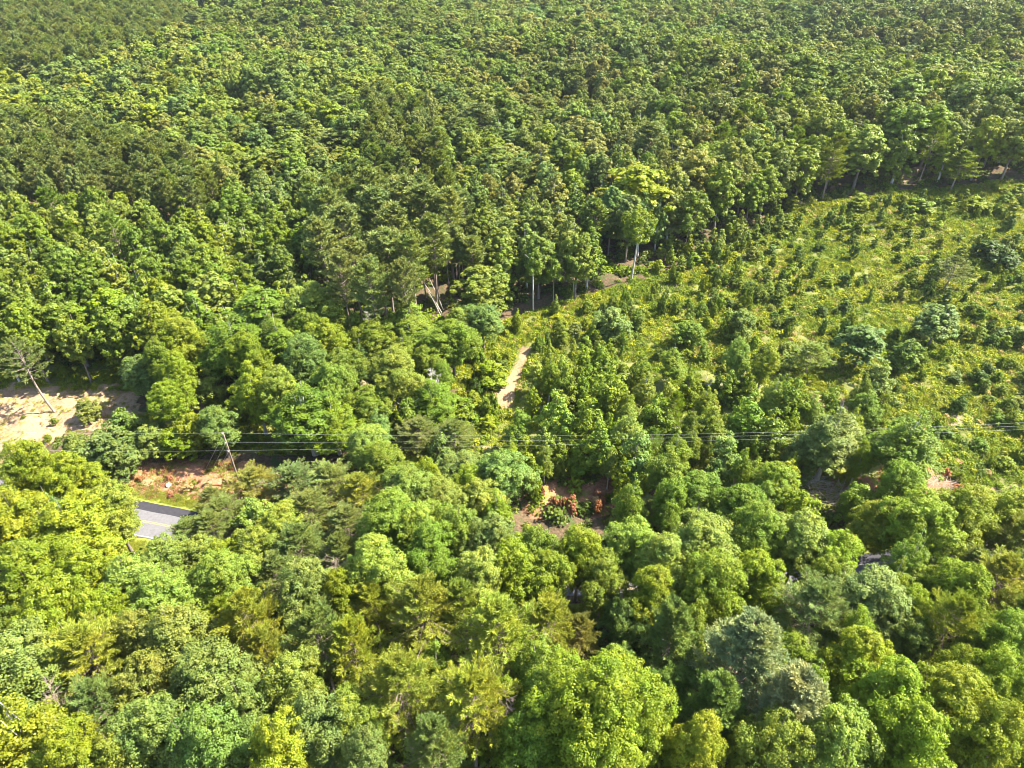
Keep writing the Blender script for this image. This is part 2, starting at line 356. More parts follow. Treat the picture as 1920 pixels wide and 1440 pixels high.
# bottom-left foreground
for a in [(40, 985, 78, 'oak', 'Y', 19), (140, 1005, 80, 'oak', 'Y', 19), (55, 885, 62, 'oak', 'Y', 18), (135, 900, 56, 'oak', 'Y', 16), (208, 955, 54, 'oak', 'L', 16),
          (60, 1080, 70, 'oak', 'Y', 19), (160, 1090, 70, 'oak', 'Y', 18), (255, 1100, 62, 'oak', 'L', 17), (310, 1055, 52, 'oak', 'B', 14), (375, 1050, 48, 'oak', 'L', 13),
          (430, 1095, 66, 'oak', 'L', 17), (480, 1035, 46, 'oak', 'L', 14), (100, 1160, 68, 'oak', 'YG', 18), (200, 1160, 56, 'oak', 'Y', 17), (310, 1135, 66, 'oak', 'L', 18),
          (0, 1180, 50, 'oak', 'D', 15), (175, 1245, 84, 'wisp', 'OY', 18), (205, 1335, 72, 'wisp', 'O', 17), (262, 1200, 48, 'oak', 'R', 17), (340, 1205, 76, 'oak', 'R', 19),
          (285, 1285, 62, 'oak', 'R', 17), (40, 1272, 88, 'oak', 'B', 20), (62, 1385, 88, 'poplar', 'Y', 22), (145, 1425, 64, 'oak', 'YG', 19), (400, 1290, 92, 'oak', 'B', 20),
          (298, 1385, 80, 'oak', 'B', 19), (395, 1400, 80, 'oak', 'B', 20), (465, 1345, 62, 'oak', 'B', 18), (552, 1300, 66, 'oak', 'L', 19), (600, 1370, 70, 'oak', 'B', 19),
          (530, 1420, 66, 'oak', 'Y', 21), (468, 1180, 66, 'wisp', 'OY', 19), (500, 1240, 52, 'wisp', 'OY', 17), (573, 1115, 56, 'oak', 'B', 19), (605, 1215, 66, 'wisp', 'O', 18), (520, 1090, 55, 'wisp', 'O', 14),
          (560, 1035, 60, 'wisp', 'O', 14), (640, 1050, 48, 'wisp', 'O', 14), (640, 1120, 42, 'oak', 'YG', 17), (-40, 1330, 60, 'wisp', 'O', 18), (-20, 1430, 70, 'oak', 'Y', 18), (230, 1430, 60, 'oak', 'L', 17),
          # bottom centre
          (735, 985, 68, 'oak', 'G', 18), (790, 1000, 52, 'oak', 'L', 17), (708, 1078, 66, 'oak', 'L', 19), (808, 1040, 56, 'oak', 'G', 18), (898, 1092, 56, 'oak', 'L', 19),
          (860, 1000, 52, 'oak', 'L', 17), (925, 1020, 52, 'oak', 'B', 17), (1005, 1042, 54, 'oak', 'G', 16), (965, 1075, 62, 'oak', 'YG', 17), (1030, 1085, 52, 'oak', 'YG', 16),
          (1085, 1042, 54, 'oak', 'YG', 16), (1185, 1030, 60, 'oak', 'L', 17), (1240, 1060, 60, 'oak', 'L', 18), (1130, 1090, 50, 'oak', 'G', 15), (1225, 1120, 56, 'oak', 'YG', 17),
          (790, 1160, 84, 'wisp', 'OY', 19), (935, 1195, 88, 'wisp', 'OY', 19), (868, 1150, 56, 'wisp', 'OY', 17), (1020, 1185, 60, 'wisp', 'OY', 16), (757, 1310, 88, 'wisp', 'OY', 20), (885, 1335, 84, 'wisp', 'OY', 20), (820, 1410, 66, 'wisp', 'O', 18),
          (668, 1215, 56, 'wisp', 'OY', 18), (660, 1360, 66, 'oak', 'L', 18), (690, 1430, 56, 'oak', 'B', 19), (1125, 1352, 136, 'giant', 'YG', 24), (1015, 1330, 56, 'oak', 'G', 18), (1018, 1265, 62, 'poplar', 'G', 19),
          (1000, 1400, 78, 'oak', 'G', 17), (1085, 1195, 44, 'wisp', 'R', 12), (1170, 1170, 52, 'oak', 'D', 13), (1250, 1205, 74, 'plume', 'B', 19), (700, 1150, 50, 'wisp', 'OY', 15),
          # bottom right
          (1315, 1030, 76, 'oak', 'L', 19), (1330, 1105, 72, 'oak', 'YG', 19), (1420, 1010, 62, 'oak', 'G', 18), (1500, 1020, 66, 'oak', 'L', 18), (1420, 1095, 60, 'oak', 'YG', 17),
          (1560, 1050, 54, 'oak', 'YG', 16), (1720, 985, 72, 'oak', 'YG', 18), (1640, 985, 46, 'oak', 'YG', 13), (1625, 1130, 76, 'oak', 'B', 18), (1520, 1160, 80, 'wisp', 'O', 18),
          (1395, 1250, 104, 'plume', 'W', 22), (1470, 1350, 104, 'plume', 'W', 21), (1335, 1345, 84, 'plume', 'B', 19), (1605, 1245, 66, 'oak', 'YG', 18), (1775, 1185, 62, 'wisp', 'OY', 18),
          (1860, 1100, 80, 'wisp', 'OY', 17), (1810, 1080, 50, 'wisp', 'O', 14), (1900, 1180, 60, 'wisp', 'OG', 16), (1700, 1210, 50, 'oak', 'D', 14), (1660, 1310, 76, 'oak', 'YG', 20), (1770, 1320, 80, 'oak', 'YG', 20), (1870, 1290, 66, 'oak', 'YG', 18),
          (1850, 1390, 76, 'oak', 'YG', 20), (1700, 1400, 80, 'oak', 'YG', 20), (1560, 1395, 82, 'oak', 'L', 20), (1440, 1405, 74, 'oak', 'L', 20), (1305, 1415, 62, 'oak', 'Y', 20), (1255, 1300, 60, 'oak', 'D', 14),
          (1800, 975, 70, 'oak', 'YG', 18), (1885, 975, 62, 'oak', 'YG', 16), (1900, 1030, 60, 'wisp', 'OG', 16), (1960, 1380, 66, 'oak', 'YG', 19), (1480, 1240, 60, 'oak', 'G', 14),
          # band along the road
          (480, 905, 48, 'wisp', 'R', 8), (550, 910, 52, 'wisp', 'O', 10), (615, 905, 52, 'wisp', 'O', 10), (675, 925, 50, 'wisp', 'OY', 11), (585, 965, 52, 'wisp', 'O', 11), (420, 960, 46, 'wisp', 'O', 8), (395, 935, 30, 'wisp', 'O', 6),
          (480, 970, 52, 'oak', 'L', 10), (650, 985, 50, 'wisp', 'O', 12), (530, 985, 50, 'oak', 'L', 11), (352, 1003, 36, 'wisp', 'O', 8), (395, 985, 40, 'wisp', 'O', 9), (770, 925, 60, 'oak', 'L', 14), (835, 945, 56, 'oak', 'L', 14), (715, 870, 46, 'oak', 'G', 12), (690, 835, 42, 'oak', 'L', 12),
          (870, 885, 50, 'oak', 'B', 12), (940, 890, 56, 'oak', 'B', 14), (900, 940, 46, 'oak', 'L', 13), (1120, 845, 44, 'poplar', 'G', 12), (1195, 865, 50, 'oak', 'B', 13),
          (1250, 885, 56, 'oak', 'G', 14), (1215, 955, 36, 'wisp', 'O', 7), (1300, 930, 54, 'oak', 'G', 14), (1380, 955, 52, 'oak', 'G', 15), (1455, 905, 46, 'oak', 'YG', 11),
          (1560, 820, 62, 'poplar', 'B', 17), (1705, 830, 62, 'poplar', 'G', 18), (1690, 905, 48, 'oak', 'G', 13), (1610, 935, 34, 'oak', 'G', 9), (1500, 950, 40, 'oak', 'YG', 9), (1040, 795, 52, 'poplar', 'L', 14), (1100, 800, 50, 'poplar', 'G', 14), (970, 800, 40, 'poplar', 'G', 10),
          (1140, 740, 50, 'poplar', 'G', 14), (1060, 730, 36, 'poplar', 'G', 10), (1330, 800, 46, 'poplar', 'G', 11), (1400, 790, 50, 'poplar', 'G', 12), (1480, 760, 48, 'poplar', 'G', 12), (1265, 850, 40, 'oak', 'G', 11), (1360, 865, 46, 'oak', 'B', 12),
          (1440, 820, 50, 'oak', 'G', 12), (1620, 770, 44, 'poplar', 'G', 11), (1650, 720, 38, 'poplar', 'B', 10), (1230, 790, 46, 'oak', 'G', 12), (1180, 810, 46, 'oak', 'L', 12), (1510, 850, 44, 'oak', 'B', 12),
          # around the bare ground and the pole
          (268, 700, 42, 'oak', 'B', 12), (318, 748, 42, 'oak', 'YG', 13), (225, 790, 34, 'oak', 'B', 7), (190, 838, 46, 'oak', 'B', 9), (140, 835, 36, 'oak', 'B', 8), (160, 765, 26, 'oak', 'O', 5), (410, 800, 44, 'oak', 'B', 11), (360, 800, 36, 'oak', 'YG', 9),
          (215, 850, 40, 'oak', 'B', 9), (275, 820, 40, 'oak', 'B', 7), (330, 825, 38, 'oak', 'YG', 7), (575, 775, 74, 'poplar', 'G', 17), (625, 790, 52, 'poplar', 'YG', 14), (505, 730, 36, 'poplar', 'G', 11), (440, 640, 64, 'poplar', 'G', 19), (335, 640, 54, 'oak', 'Y', 17), (525, 650, 56, 'poplar', 'G', 18),
          (490, 590, 60, 'oak', 'G', 18), (590, 580, 58, 'oak', 'L', 19), (210, 590, 52, 'oak', 'YG', 17), (130, 610, 56, 'oak', 'G', 17), (395, 560, 56, 'oak', 'L', 18), (455, 745, 34, 'oak', 'G', 8), (390, 720, 36, 'oak', 'L', 9),
          # middle
          (770, 610, 56, 'poplar', 'L', 17), (850, 640, 52, 'oak', 'G', 15), (700, 640, 46, 'oak', 'G', 15), (740, 700, 56, 'oak', 'L', 16), (810, 750, 44, 'poplar', 'G', 13), (690, 760, 46, 'oak', 'G', 12), (640, 700, 50, 'oak', 'G', 16), (905, 600, 42, 'oak', 'B', 12),
          (900, 540, 56, 'oak', 'OG', 16), (920, 700, 30, 'young', 'YG', 7), (855, 770, 34, 'young', 'G', 7), (1195, 360, 66, 'oak', 'YG', 24), (850, 820, 44, 'wisp', 'B', 9), (790, 810, 44, 'wisp', 'O', 8), (1150, 600, 36, 'oak', 'B', 9),
          (1290, 620, 32, 'oak', 'G', 7), (1260, 680, 40, 'oak', 'G', 9), (1390, 600, 34, 'oak', 'OG', 8), (1620, 640, 46, 'oak', 'B', 11), (1760, 600, 44, 'oak', 'B', 11), (1785, 505, 34, 'wisp', 'O', 10), (1520, 670, 44, 'wisp', 'OG', 8), (1700, 660, 40, 'oak', 'G', 9),
          (1800, 310, 36, 'wisp', 'YG', 13), (1610, 380, 22, 'young', 'YG', 6), (1835, 385, 28, 'shrub', 'YG', 4), (1725, 388, 26, 'shrub', 'G', 4), (1855, 462, 30, 'oak', 'D', 6), (1890, 482, 28, 'oak', 'D', 6)]: t(*a)
# the pine stand in the middle
for a in [(600, 470, 40), (650, 440, 42), (700, 410, 44), (755, 385, 44), (800, 400, 42), (845, 410, 36), (670, 510, 44), (725, 490, 46), (775, 500, 42), (810, 460, 40), (640, 540, 38), (700, 550, 40), (760, 550, 34), (620, 410, 36), (690, 370, 34), (740, 440, 42)]:
    t(*a, 'tuft', 'O', 26)

trees = []                                     # dict records
def add_tree(x, y, z, R, H, kind, c, u=None, v=None, fixed=False, tint=None):
    if kind in ('oak', 'poplar') and H < 10.5: kind = 'bushtree' if kind == 'oak' else 'young'
    if u is None: u, v, _ = project(x, y, z + H*.7); u = float(u); v = float(v)
    trees.append(dict(x=x, y=y, z=z, R=R, H=H, k=kind, c=c, u=u, v=v, fixed=fixed, tint=tint, d=math.sqrt(x*x + y*y + (CAM_H-z-H*.7)**2)))
cell = {}
def near(x, y, R, f):
    ci, cj = int(x//8), int(y//8)
    for i in range(ci-2, ci+3):
        for j in range(cj-2, cj+3):
            for (a, b, r) in cell.get((i, j), ()):
                if (a-x)**2 + (b-y)**2 < ((r + R)*f)**2: return True
    return False
def occ(x, y, R): cell.setdefault((int(x//8), int(y//8)), []).append((x, y, R))
for iT, (u, v, r, k, c, h) in enumerate(T):
    if 960 < u < 1730 and 640 < v < 900 and k in ('oak', 'poplar') and h < 15: k = 'young' if iT % 3 else 'poplar'; r *= .74; h += 1.5
    fr = {'oak': .68, 'giant': .64, 'poplar': .62, 'young': .5, 'shrub': .5, 'wisp': .66, 'tuft': .72, 'plume': .62}[k]
    x, y, z = ground(u, v, h*fr); _, _, dep = project(x, y, z + h*fr)
    R = r*dep/F
    R = min(R*1.04, 12)
    add_tree(x, y, z, R, h, k, c, u, v, True); occ(x, y, R*.8)

# ---- automatic fill, by zone of the picture (first match wins)
ZONES = [  # polygon, kinds, tints, R range, H range
 ([(-400, -60), (360, -60), (345, 50), (230, 110), (130, 140), (-400, 130)], {'tuft': 9, 'oak': 1.2}, 'O O OG O G', (3.4, 4.8), (18, 25)),
 ([(-400, 205), (60, 225), (190, 250), (330, 300), (430, 350), (430, 385), (300, 395), (120, 370), (-400, 370)], {'tuft': 8, 'oak': 1.5}, 'O O OG O L', (3.2, 4.6), (17, 24)),
 ([(560, 380), (690, 335), (870, 350), (870, 470), (800, 560), (650, 560), (590, 470)], {'tuft': 10}, 'O O OG', (3, 4.2), (20, 25)),
 ([(680, 200), (810, 210), (830, 320), (690, 330)], {'tuft': 4, 'oak': 2}, 'O OG O', (3.4, 4.6), (19, 24)),
 (YOUNG, {'young': 5, 'oak': .7, 'poplar': 2.4, 'wisp': .3}, 'G G L YG G YG OG D', (1.9, 3.3), (7, 14)),
 ([(-400, -60), (2400, -60), (2400, 60), (1500, 90), (600, 110), (-400, 150)], {'oak': 9, 'poplar': 1, 'tuft': 1}, 'OG B G R L OG L G', (5.2, 9.6), (15, 24)),
 ([(1250, 60), (2400, 60), (2400, 350), (1650, 372), (1490, 396), (1320, 480), (1250, 300)], {'oak': 8, 'poplar': 1.5, 'wisp': .8}, 'OG YG G OG R YG YG L', (4.8, 9.2), (15, 24)),
 ([(870, 330), (1320, 300), (1330, 500), (1180, 545), (1000, 600), (870, 620)], {'oak': 5, 'poplar': 4, 'tuft': .6}, 'G OG B R G YG L', (4.0, 6.2), (16, 23)),
 ([(430, 330), (870, 340), (560, 400), (600, 560), (430, 500)], {'oak': 5, 'poplar': 4}, 'G L G B G YG', (4.0, 5.8), (16, 21)),
 ([(-400, 120), (560, 110), (1250, 110), (1250, 340), (430, 360), (-400, 260)], {'oak': 8, 'poplar': 1.2, 'tuft': .8}, 'OG G R L OG B L Y', (4.8, 9.0), (14, 23)),
 ([(-400, 370), (430, 380), (640, 600), (640, 760), (480, 760), (240, 710), (-400, 700)], {'oak': 5, 'poplar': 3, 'wisp': .3}, 'L YG G L G YG B', (3.9, 5.8), (15, 20)),
 ([(640, 560), (900, 560), (900, 860), (560, 860), (560, 740)], {'oak': 4, 'poplar': 3, 'young': 1}, 'G L G B YG', (2.8, 4.4), (10, 16)),
 ([(-400, 870), (2400, 870), (2400, 1500), (-400, 1500)], {'oak': 5, 'poplar': 1.5, 'wisp': 1}, 'L YG G YG B', (3.0, 4.6), (13, 17)),
]
DEFZ = (None, {'oak': 5, 'poplar': 2}, 'G L YG B', (3.0, 4.6), (12, 17))
def zone(u, v):
    for z in ZONES:
        if inpoly(z[0], u, v): return z
    return DEFZ
# low-frequency tint noise so stands of similar colour form
ph = rng.uniform(0, 6.28, 12)
def patch(x, y): return .5 + .25*(math.sin(x/27 + ph[0]) + math.sin(y/31 + x/90 + ph[1])) + .0
rr = random.Random(5)
TRW = [([(1140, 420), (1215, 420), (1215, 530), (1140, 530)], 533), ([(795, 480), (885, 480), (885, 590), (795, 590)], 592), ([(980, 500), (1110, 490), (1110, 590), (980, 600)], 590),
       ([(1240, 400), (1480, 400), (1480, 430), (1280, 490), (1240, 490)], 490), ([(1550, 330), (1760, 330), (1760, 372), (1550, 380)], 380), ([(430, 175), (520, 175), (520, 212), (430, 212)], 225), ([(205, 240), (295, 240), (295, 268), (205, 268)], 285)]
def hides_trunks(x, y, z, R, H):
    ub, vb, _ = project(x, y, z); u, v, _ = project(x, y, z + H*.62); ul, _, _ = project(x - R*.7, y, z + H*.62); ur_, _, _ = project(x + R*.7, y, z + H*.62)
    for poly, vmax in TRW:
        if vb > vmax - 12 and vb < vmax + 110 and (inpoly(poly, u, v) or inpoly(poly, ul, v) or inpoly(poly, ur_, v)): return True
        if inpoly(poly, ub, vb) and vb > vmax - 25: return True
    return False
def vis_open(x, y, z, R, H, fr=.7):
    """share of the crown's picture that covers ground the photo shows open"""
    n = 0; m = 0
    for (dx, dz) in ((0, 0), (-.8, 0), (.8, 0), (0, H*.28), (0, -H*.25), (-.5, .2*H), (.5, .2*H), (.5, -.2*H), (-.5, -.2*H)):
        u, v, d = project(x + dx*R, y, z + H*fr + dz)
        i, j = int(v//4), int(u//4)
        if 0 <= i < 360 and 0 <= j < 480:
            m += 1; n += bool(openmask[i, j])
    return n/m if m else 0
ymax = 860
ncand = 0
def in_ground_poly(polys, x, y, z):
    u, v, _ = project(x, y, z)
    return any(bool(inpoly(p, u, v)) for p in polys)
cand = []
for _ in range(90000):
    y = 8 + (ymax - 8)*math.sqrt(rr.random()); hw = 32 + y*.86
    cand.append((rr.uniform(-hw, hw), y))
for (x, y) in cand:
    z = float(terrain(x, y)); u, v, d = project(x, y, z + 13); u = float(u); v = float(v)
    if d < 20 or v > 1560 or v < -70 or u < -170 or u > 2090: continue
    zn = zone(u, v)
    ks = list(zn[1]); k = rr.choices(ks, [zn[1][q] for q in ks])[0]
    ur = rr.random()**1.25; R = zn[3][0] + (zn[3][1] - zn[3][0])*ur; H = zn[4][0] + (zn[4][1] - zn[4][0])*(.45*ur + .55*rr.random()); H *= 1 + .26*(patch(x*.8 + 50, y*.8) - .5)
    if k == 'tuft': R *= .95
    if k == 'poplar': R *= .82
    if k == 'young': R *= .75; H *= .8
    if near(x, y, R, .62 if v > 860 else (.60 if v > 330 else .54)): continue
    if road_dist(x, y)[0] < 5.5 + R*.35: continue
    if in_ground_poly([BARE, SLOPE, TRACK, CLEAR], x, y, z): continue
    if vis_open(x, y, z, R, H) > .12 or hides_trunks(x, y, z, R, H): continue
    cs = zn[2].split(); pz = patch(x, y)
    c = cs[min(len(cs)-1, int(len(cs)*min(.999, max(0, .65*pz + .35*rr.random()))))] if rr.random() < .75 else rr.choice(cs)
    if k in ('tuft',) and c not in ('O', 'OG', 'W'): c = 'O'
    add_tree(x, y, z, R, H, k, c); occ(x, y, R)

# ---- saplings and shrubs on the cut-over slope
def scatter(poly, n, ks, cs, Rr, Hr, f, seed):
    q = random.Random(seed); us = [p[0] for p in poly]; vs = [p[1] for p in poly]; got = 0; tries = 0
    while got < n and tries < n*30:
        tries += 1
        u = q.uniform(max(min(us), -60), min(max(us), 1980)); v = q.uniform(min(vs), max(vs))
        # even on the ground: accept in proportion to the ground area behind a pixel
        g = ground(u, v); dd = math.hypot(g[0], g[1])
        if q.random() > (dd/340)**1.6 or not inpoly(poly, u, v): continue
        x, y, z = g; R = q.uniform(*Rr); H = q.uniform(*Hr)
        if near(x, y, R, .6) or road_dist(x, y)[0] < 5 or inpoly(TRACK, u, v): continue
        add_tree(x, y, z, R, H, q.choice(ks.split()), q.choice(cs.split())); occ(x, y, R*.6); got += 1
CLR_IN = [(880, 640), (1000, 600), (1190, 548), (1320, 503), (1490, 404), (1650, 380), (1980, 352), (1980, 880), (1790, 895), (1700, 800),
          (1640, 740), (1450, 700), (1240, 700), (1150, 650), (1010, 660), (1000, 720), (945, 800), (905, 860), (865, 800)]
scatter([(900, 640), (1000, 600), (1190, 548), (1320, 503), (1420, 440), (1500, 560), (1300, 640), (1150, 650)], 40, 'young young shrub', 'G YG L G B', (1.2, 2.1), (3.5, 6.5), .6, 1)
scatter(CLR_IN, 95, 'young shrub young', 'G YG G L D D YG', (1.0, 2.0), (3.0, 6.6), .6, 2)
scatter(CLR_IN, 250, 'shrub', 'YG G YG D OG Y D G', (.9, 2.2), (1.6, 3.8), .55, 3)
scatter([(1200, 520), (1490, 400), (1920, 350), (1920, 400), (1500, 450), (1300, 530)], 40, 'shrub young', 'YG Y G', (1.2, 2.4), (2.0, 4.2), .6, 4)
scatter([(1230, 470), (1480, 390), (1500, 430), (1330, 500), (1240, 525)], 34, 'young', 'L YG G L', (1.2, 2.1), (3.5, 7.0), .55, 14)
scatter([(850, 640), (930, 650), (930, 790), (870, 860), (850, 760)], 16, 'young shrub', 'YG G G', (1.0, 2.0), (2.5, 5), .6, 5)
scatter([(0, 690), (240, 700), (260, 722), (0, 722)], 14, 'shrub', 'YG Y G', (.9, 1.6), (1.2, 2.4), .6, 6)
scatter([(240, 790), (600, 800), (560, 850), (260, 850)], 20, 'shrub young', 'YG G B', (.9, 1.7), (1.2, 3.2), .6, 7)
scatter([(690, 800), (860, 790), (880, 880), (720, 880)], 18, 'shrub young', 'YG G L', (.9, 1.7), (1.2, 3.6), .6, 8)
scatter([(950, 895), (1180, 895), (1170, 970), (980, 960)], 14, 'shrub', 'RD RD TN', (.7, 1.2), (1.4, 3.0), .5, 9)
scatter([(1640, 850), (1860, 850), (1880, 930), (1690, 940)], 9, 'shrub', 'RD TN YG', (.8, 1.3), (1.0, 2.0), .5, 10)
scatter([(-60, 760), (200, 800), (30, 870), (-60, 860)], 8, 'shrub', 'OG YG', (.6, 1.1), (.7, 1.5), .5, 11)
scatter([(250, 880), (440, 880), (440, 940), (280, 935)], 8, 'shrub', 'TN RD', (.6, 1.2), (.6, 1.1), .5, 12)

# ------------------------------------------------------------------ turn records into objects
def pick_lod(d, k):
    if k in ('young', 'shrub', 'bushtree'): return 0 if d < 200 else 1
    return 0 if d < 165 else (1 if d < 330 else 2)
def tint_of(tr, q):
    b = np.array(tr['tint'] or TINT[tr['c']]); f = q.uniform(.86, 1.14)*(1 + .13*math.sin(tr['x']/63 + 1)*math.sin(tr['y']/71 + tr['x']/190))
    return [float(b[0]*f*q.uniform(.9, 1.12)), float(b[1]*f), float(b[2]*f*q.uniform(.85, 1.2))]
ORD = ['first', 'second', 'third', 'fourth', 'fifth', 'sixth', 'seventh', 'eighth', 'ninth', 'tenth', 'eleventh', 'twelfth', '13th', '14th', '15th', '16th', '17th', '18th', '19th', '20th',
       '21st', '22nd', '23rd'] + ['%dth' % i for i in range(24, 80)]
def where(u, v):
    for lim, row in ((1290, 'along the bottom edge'), (1150, 'low in the foreground'), (1000, 'below the road'), (870, 'beside the road'), (760, 'at power-line height'),
                     (640, 'above the power lines'), (540, 'below the pine stand'), (440, 'beside the pine stand'), (340, 'behind the pine stand'), (-1e9, 'in the far wood')):
        if v > lim: break
    col = ['far left', 'left of centre', 'centre', 'right of centre', 'far right'][min(4, max(0, int(u/384)))]
    return row, col
def thing(name, label, cat, loc=(0, 0, 0), group=None, rz=0):
    o = bpy.data.objects.new(name, None); C.objects.link(o); o.location = loc; o.rotation_euler = (0, 0, rz)
    o.empty_display_size = .5; o['label'] = label; o['category'] = cat
    if group: o['group'] = group
    return o
def part(name, me, parent, tint=None, label=None):
    o = bpy.data.objects.new(name, me); C.objects.link(o); o.parent = parent
    if tint: o['tint'] = tint
    if label: o['label'] = label
    return o
def struct(name, me, kind='structure'):
    o = bpy.data.objects.new(name, me); C.objects.link(o); o['kind'] = kind; return o
def tagged(name, me, label, cat, loc=(0, 0, 0), group=None):
    o = bpy.data.objects.new(name, me); C.objects.link(o); o.location = loc; o['label'] = label; o['category'] = cat
    if group: o['group'] = group
    return o

CAT = {k: KN[k][1] for k in KN}
GROUP = {'broadleaf tree': 'broadleaf trees of the wood', 'pine tree': 'pine trees of the wood', 'sapling': 'young trees on the cut-over slope', 'shrub': 'shrubs on open ground'}
inview = [q for q in trees if -60 < q['u'] < 1980 and -60 < q['v'] < 1500]
indiv, rest = [], []
for cat in ('broadleaf tree', 'pine tree', 'sapling', 'shrub'):
    L = [q for q in trees if CAT[q['k']] == cat]
    vis = sorted([q for q in L if q in inview], key=lambda q: q['d']/(q['R']) * (0.2 if q['fixed'] else 1))
    lim = 300
    indiv += vis[:lim]; ids = set(id(q) for q in vis[:lim]); rest += [q for q in L if id(q) not in ids]
lab = {}
for q in indiv:
    row, col = where(q['u'], q['v'])
    lab.setdefault((TN[q['c']], KN[q['k']][2], KN[q['k']][1], row, col), []).append(q)
for key, L in lab.items():
    L.sort(key=lambda q: q['u'])
    for i, q in enumerate(L):
        tint, adj, kn, row, col = key
        s = f"{tint} {adj} {kn} {row}, {col}"
        if len(L) > 1: s += ', leftmost' if i == 0 else (', rightmost' if i == len(L)-1 else f', {ORD[i]} from left')
        q['label'] = s
for q in indiv:
    e = rr; P = protos(q['k'], pick_lod(q['d'], q['k'])); cm, tm, R0, H0_ = P[e.randrange(len(P))]
    s = q['R']/R0; sz = q['H']/H0_
    o = thing(KN[q['k']][0], q['label'], KN[q['k']][1], (q['x'], q['y'], q['z']), GROUP[KN[q['k']][1]], e.uniform(0, 6.28))
    o.scale = (s, s*e.uniform(.92, 1.08), sz)
    part('foliage' if q['k'] == 'shrub' else 'crown', cm, o, tint_of(q, e)); part('stem' if q['k'] == 'shrub' else 'trunk', tm, o)

def instancer(name, pts, protos_, tints, rots, scales, idx, label=None, rotx=None):
    """one object scattering prototype meshes over its own points with geometry nodes"""
    me = bpy.data.meshes.new(name); k = len(pts)
    me.vertices.add(k); me.vertices.foreach_set('co', np.asarray(pts, np.float32).ravel())
    def at(nm, ty, arr, fld='value'):
        a = me.attributes.new(nm, ty, 'POINT'); a.data.foreach_set(fld, np.asarray(arr).ravel())
    at('tint', 'FLOAT_VECTOR', np.asarray(tints, np.float32), 'vector')
    rot = np.zeros((k, 3), np.float32); rot[:, 2] = rots
    at('rot', 'FLOAT_VECTOR', rot, 'vector'); at('siz', 'FLOAT_VECTOR', np.asarray(scales, np.float32), 'vector'); at('idx', 'INT', np.asarray(idx, np.int32))
    col = bpy.data.collections.new(name + "_kinds")
    for i, ms in enumerate(protos_):
        po = bpy.data.objects.new("%s_%03d" % (name, i), ms); col.objects.link(po)
    o = bpy.data.objects.new(name, me); C.objects.link(o); o['kind'] = 'stuff'
    if label: o['label'] = label
    ng = bpy.data.node_groups.new(name, 'GeometryNodeTree')
    ng.interface.new_socket('Geometry', in_out='INPUT', socket_type='NodeSocketGeometry'); ng.interface.new_socket('Geometry', in_out='OUTPUT', socket_type='NodeSocketGeometry')
    gi = ng.nodes.new('NodeGroupInput'); go = ng.nodes.new('NodeGroupOutput'); ip = ng.nodes.new('GeometryNodeInstanceOnPoints')
    m2p = ng.nodes.new('GeometryNodeMeshToPoints'); ng.links.new(gi.outputs[0], m2p.inputs[0]); ng.links.new(m2p.outputs[0], ip.inputs['Points'])
    ci = ng.nodes.new('GeometryNodeCollectionInfo'); ci.inputs['Collection'].default_value = col
    ci.inputs['Separate Children'].default_value = True; ci.inputs['Reset Children'].default_value = True
    ng.links.new(ci.outputs[0], ip.inputs['Instance']); ip.inputs['Pick Instance'].default_value = True
    for nm, ty, sock in (('rot', 'FLOAT_VECTOR', 'Rotation'), ('siz', 'FLOAT_VECTOR', 'Scale'), ('idx', 'INT', 'Instance Index')):
        na = ng.nodes.new('GeometryNodeInputNamedAttribute'); na.data_type = ty; na.inputs['Name'].default_value = nm
        ng.links.new(na.outputs[0], ip.inputs[sock])
    ng.links.new(ip.outputs[0], go.inputs[0])
    md = o.modifiers.new(name, 'NODES'); md.node_group = ng
    return o
def joined(cm, tm):
    """crown + trunk in one mesh with two materials, for the scattered far wood"""
    bm_v, bm_q, vq, mi = [], [], [], []; n = 0
    for k, me in enumerate((cm, tm)):
        V = np.empty(len(me.vertices)*3, np.float32); me.vertices.foreach_get('co', V)
        Q = np.empty(len(me.loops), np.int32); me.loops.foreach_get('vertex_index', Q)
        v = np.empty(len(me.polygons), np.float32); me.attributes['v'].data.foreach_get('value', v)
        bm_v.append(V.reshape(-1, 3)); bm_q.append(Q.reshape(-1, 4) + n); n += len(me.vertices); vq.append(v); mi.append(np.full(len(v), k, np.int32))
    V = np.concatenate(bm_v); Q = np.concatenate(bm_q); k = len(Q); me = bpy.data.meshes.new("tree")
    me.vertices.add(len(V)); me.vertices.foreach_set('co', V.ravel()); me.loops.add(k*4); me.loops.foreach_set('vertex_index', Q.astype(np.int32).ravel())
    me.polygons.add(k); me.polygons.foreach_set('loop_start', np.arange(0, k*4, 4, dtype=np.int32)); me.update(calc_edges=True)
    a = me.attributes.new('v', 'FLOAT', 'FACE'); a.data.foreach_set('value', np.concatenate(vq))
    me.materials.append(cm.materials[0]); me.materials.append(tm.materials[0]); me.polygons.foreach_set('material_index', np.concatenate(mi))
    return me
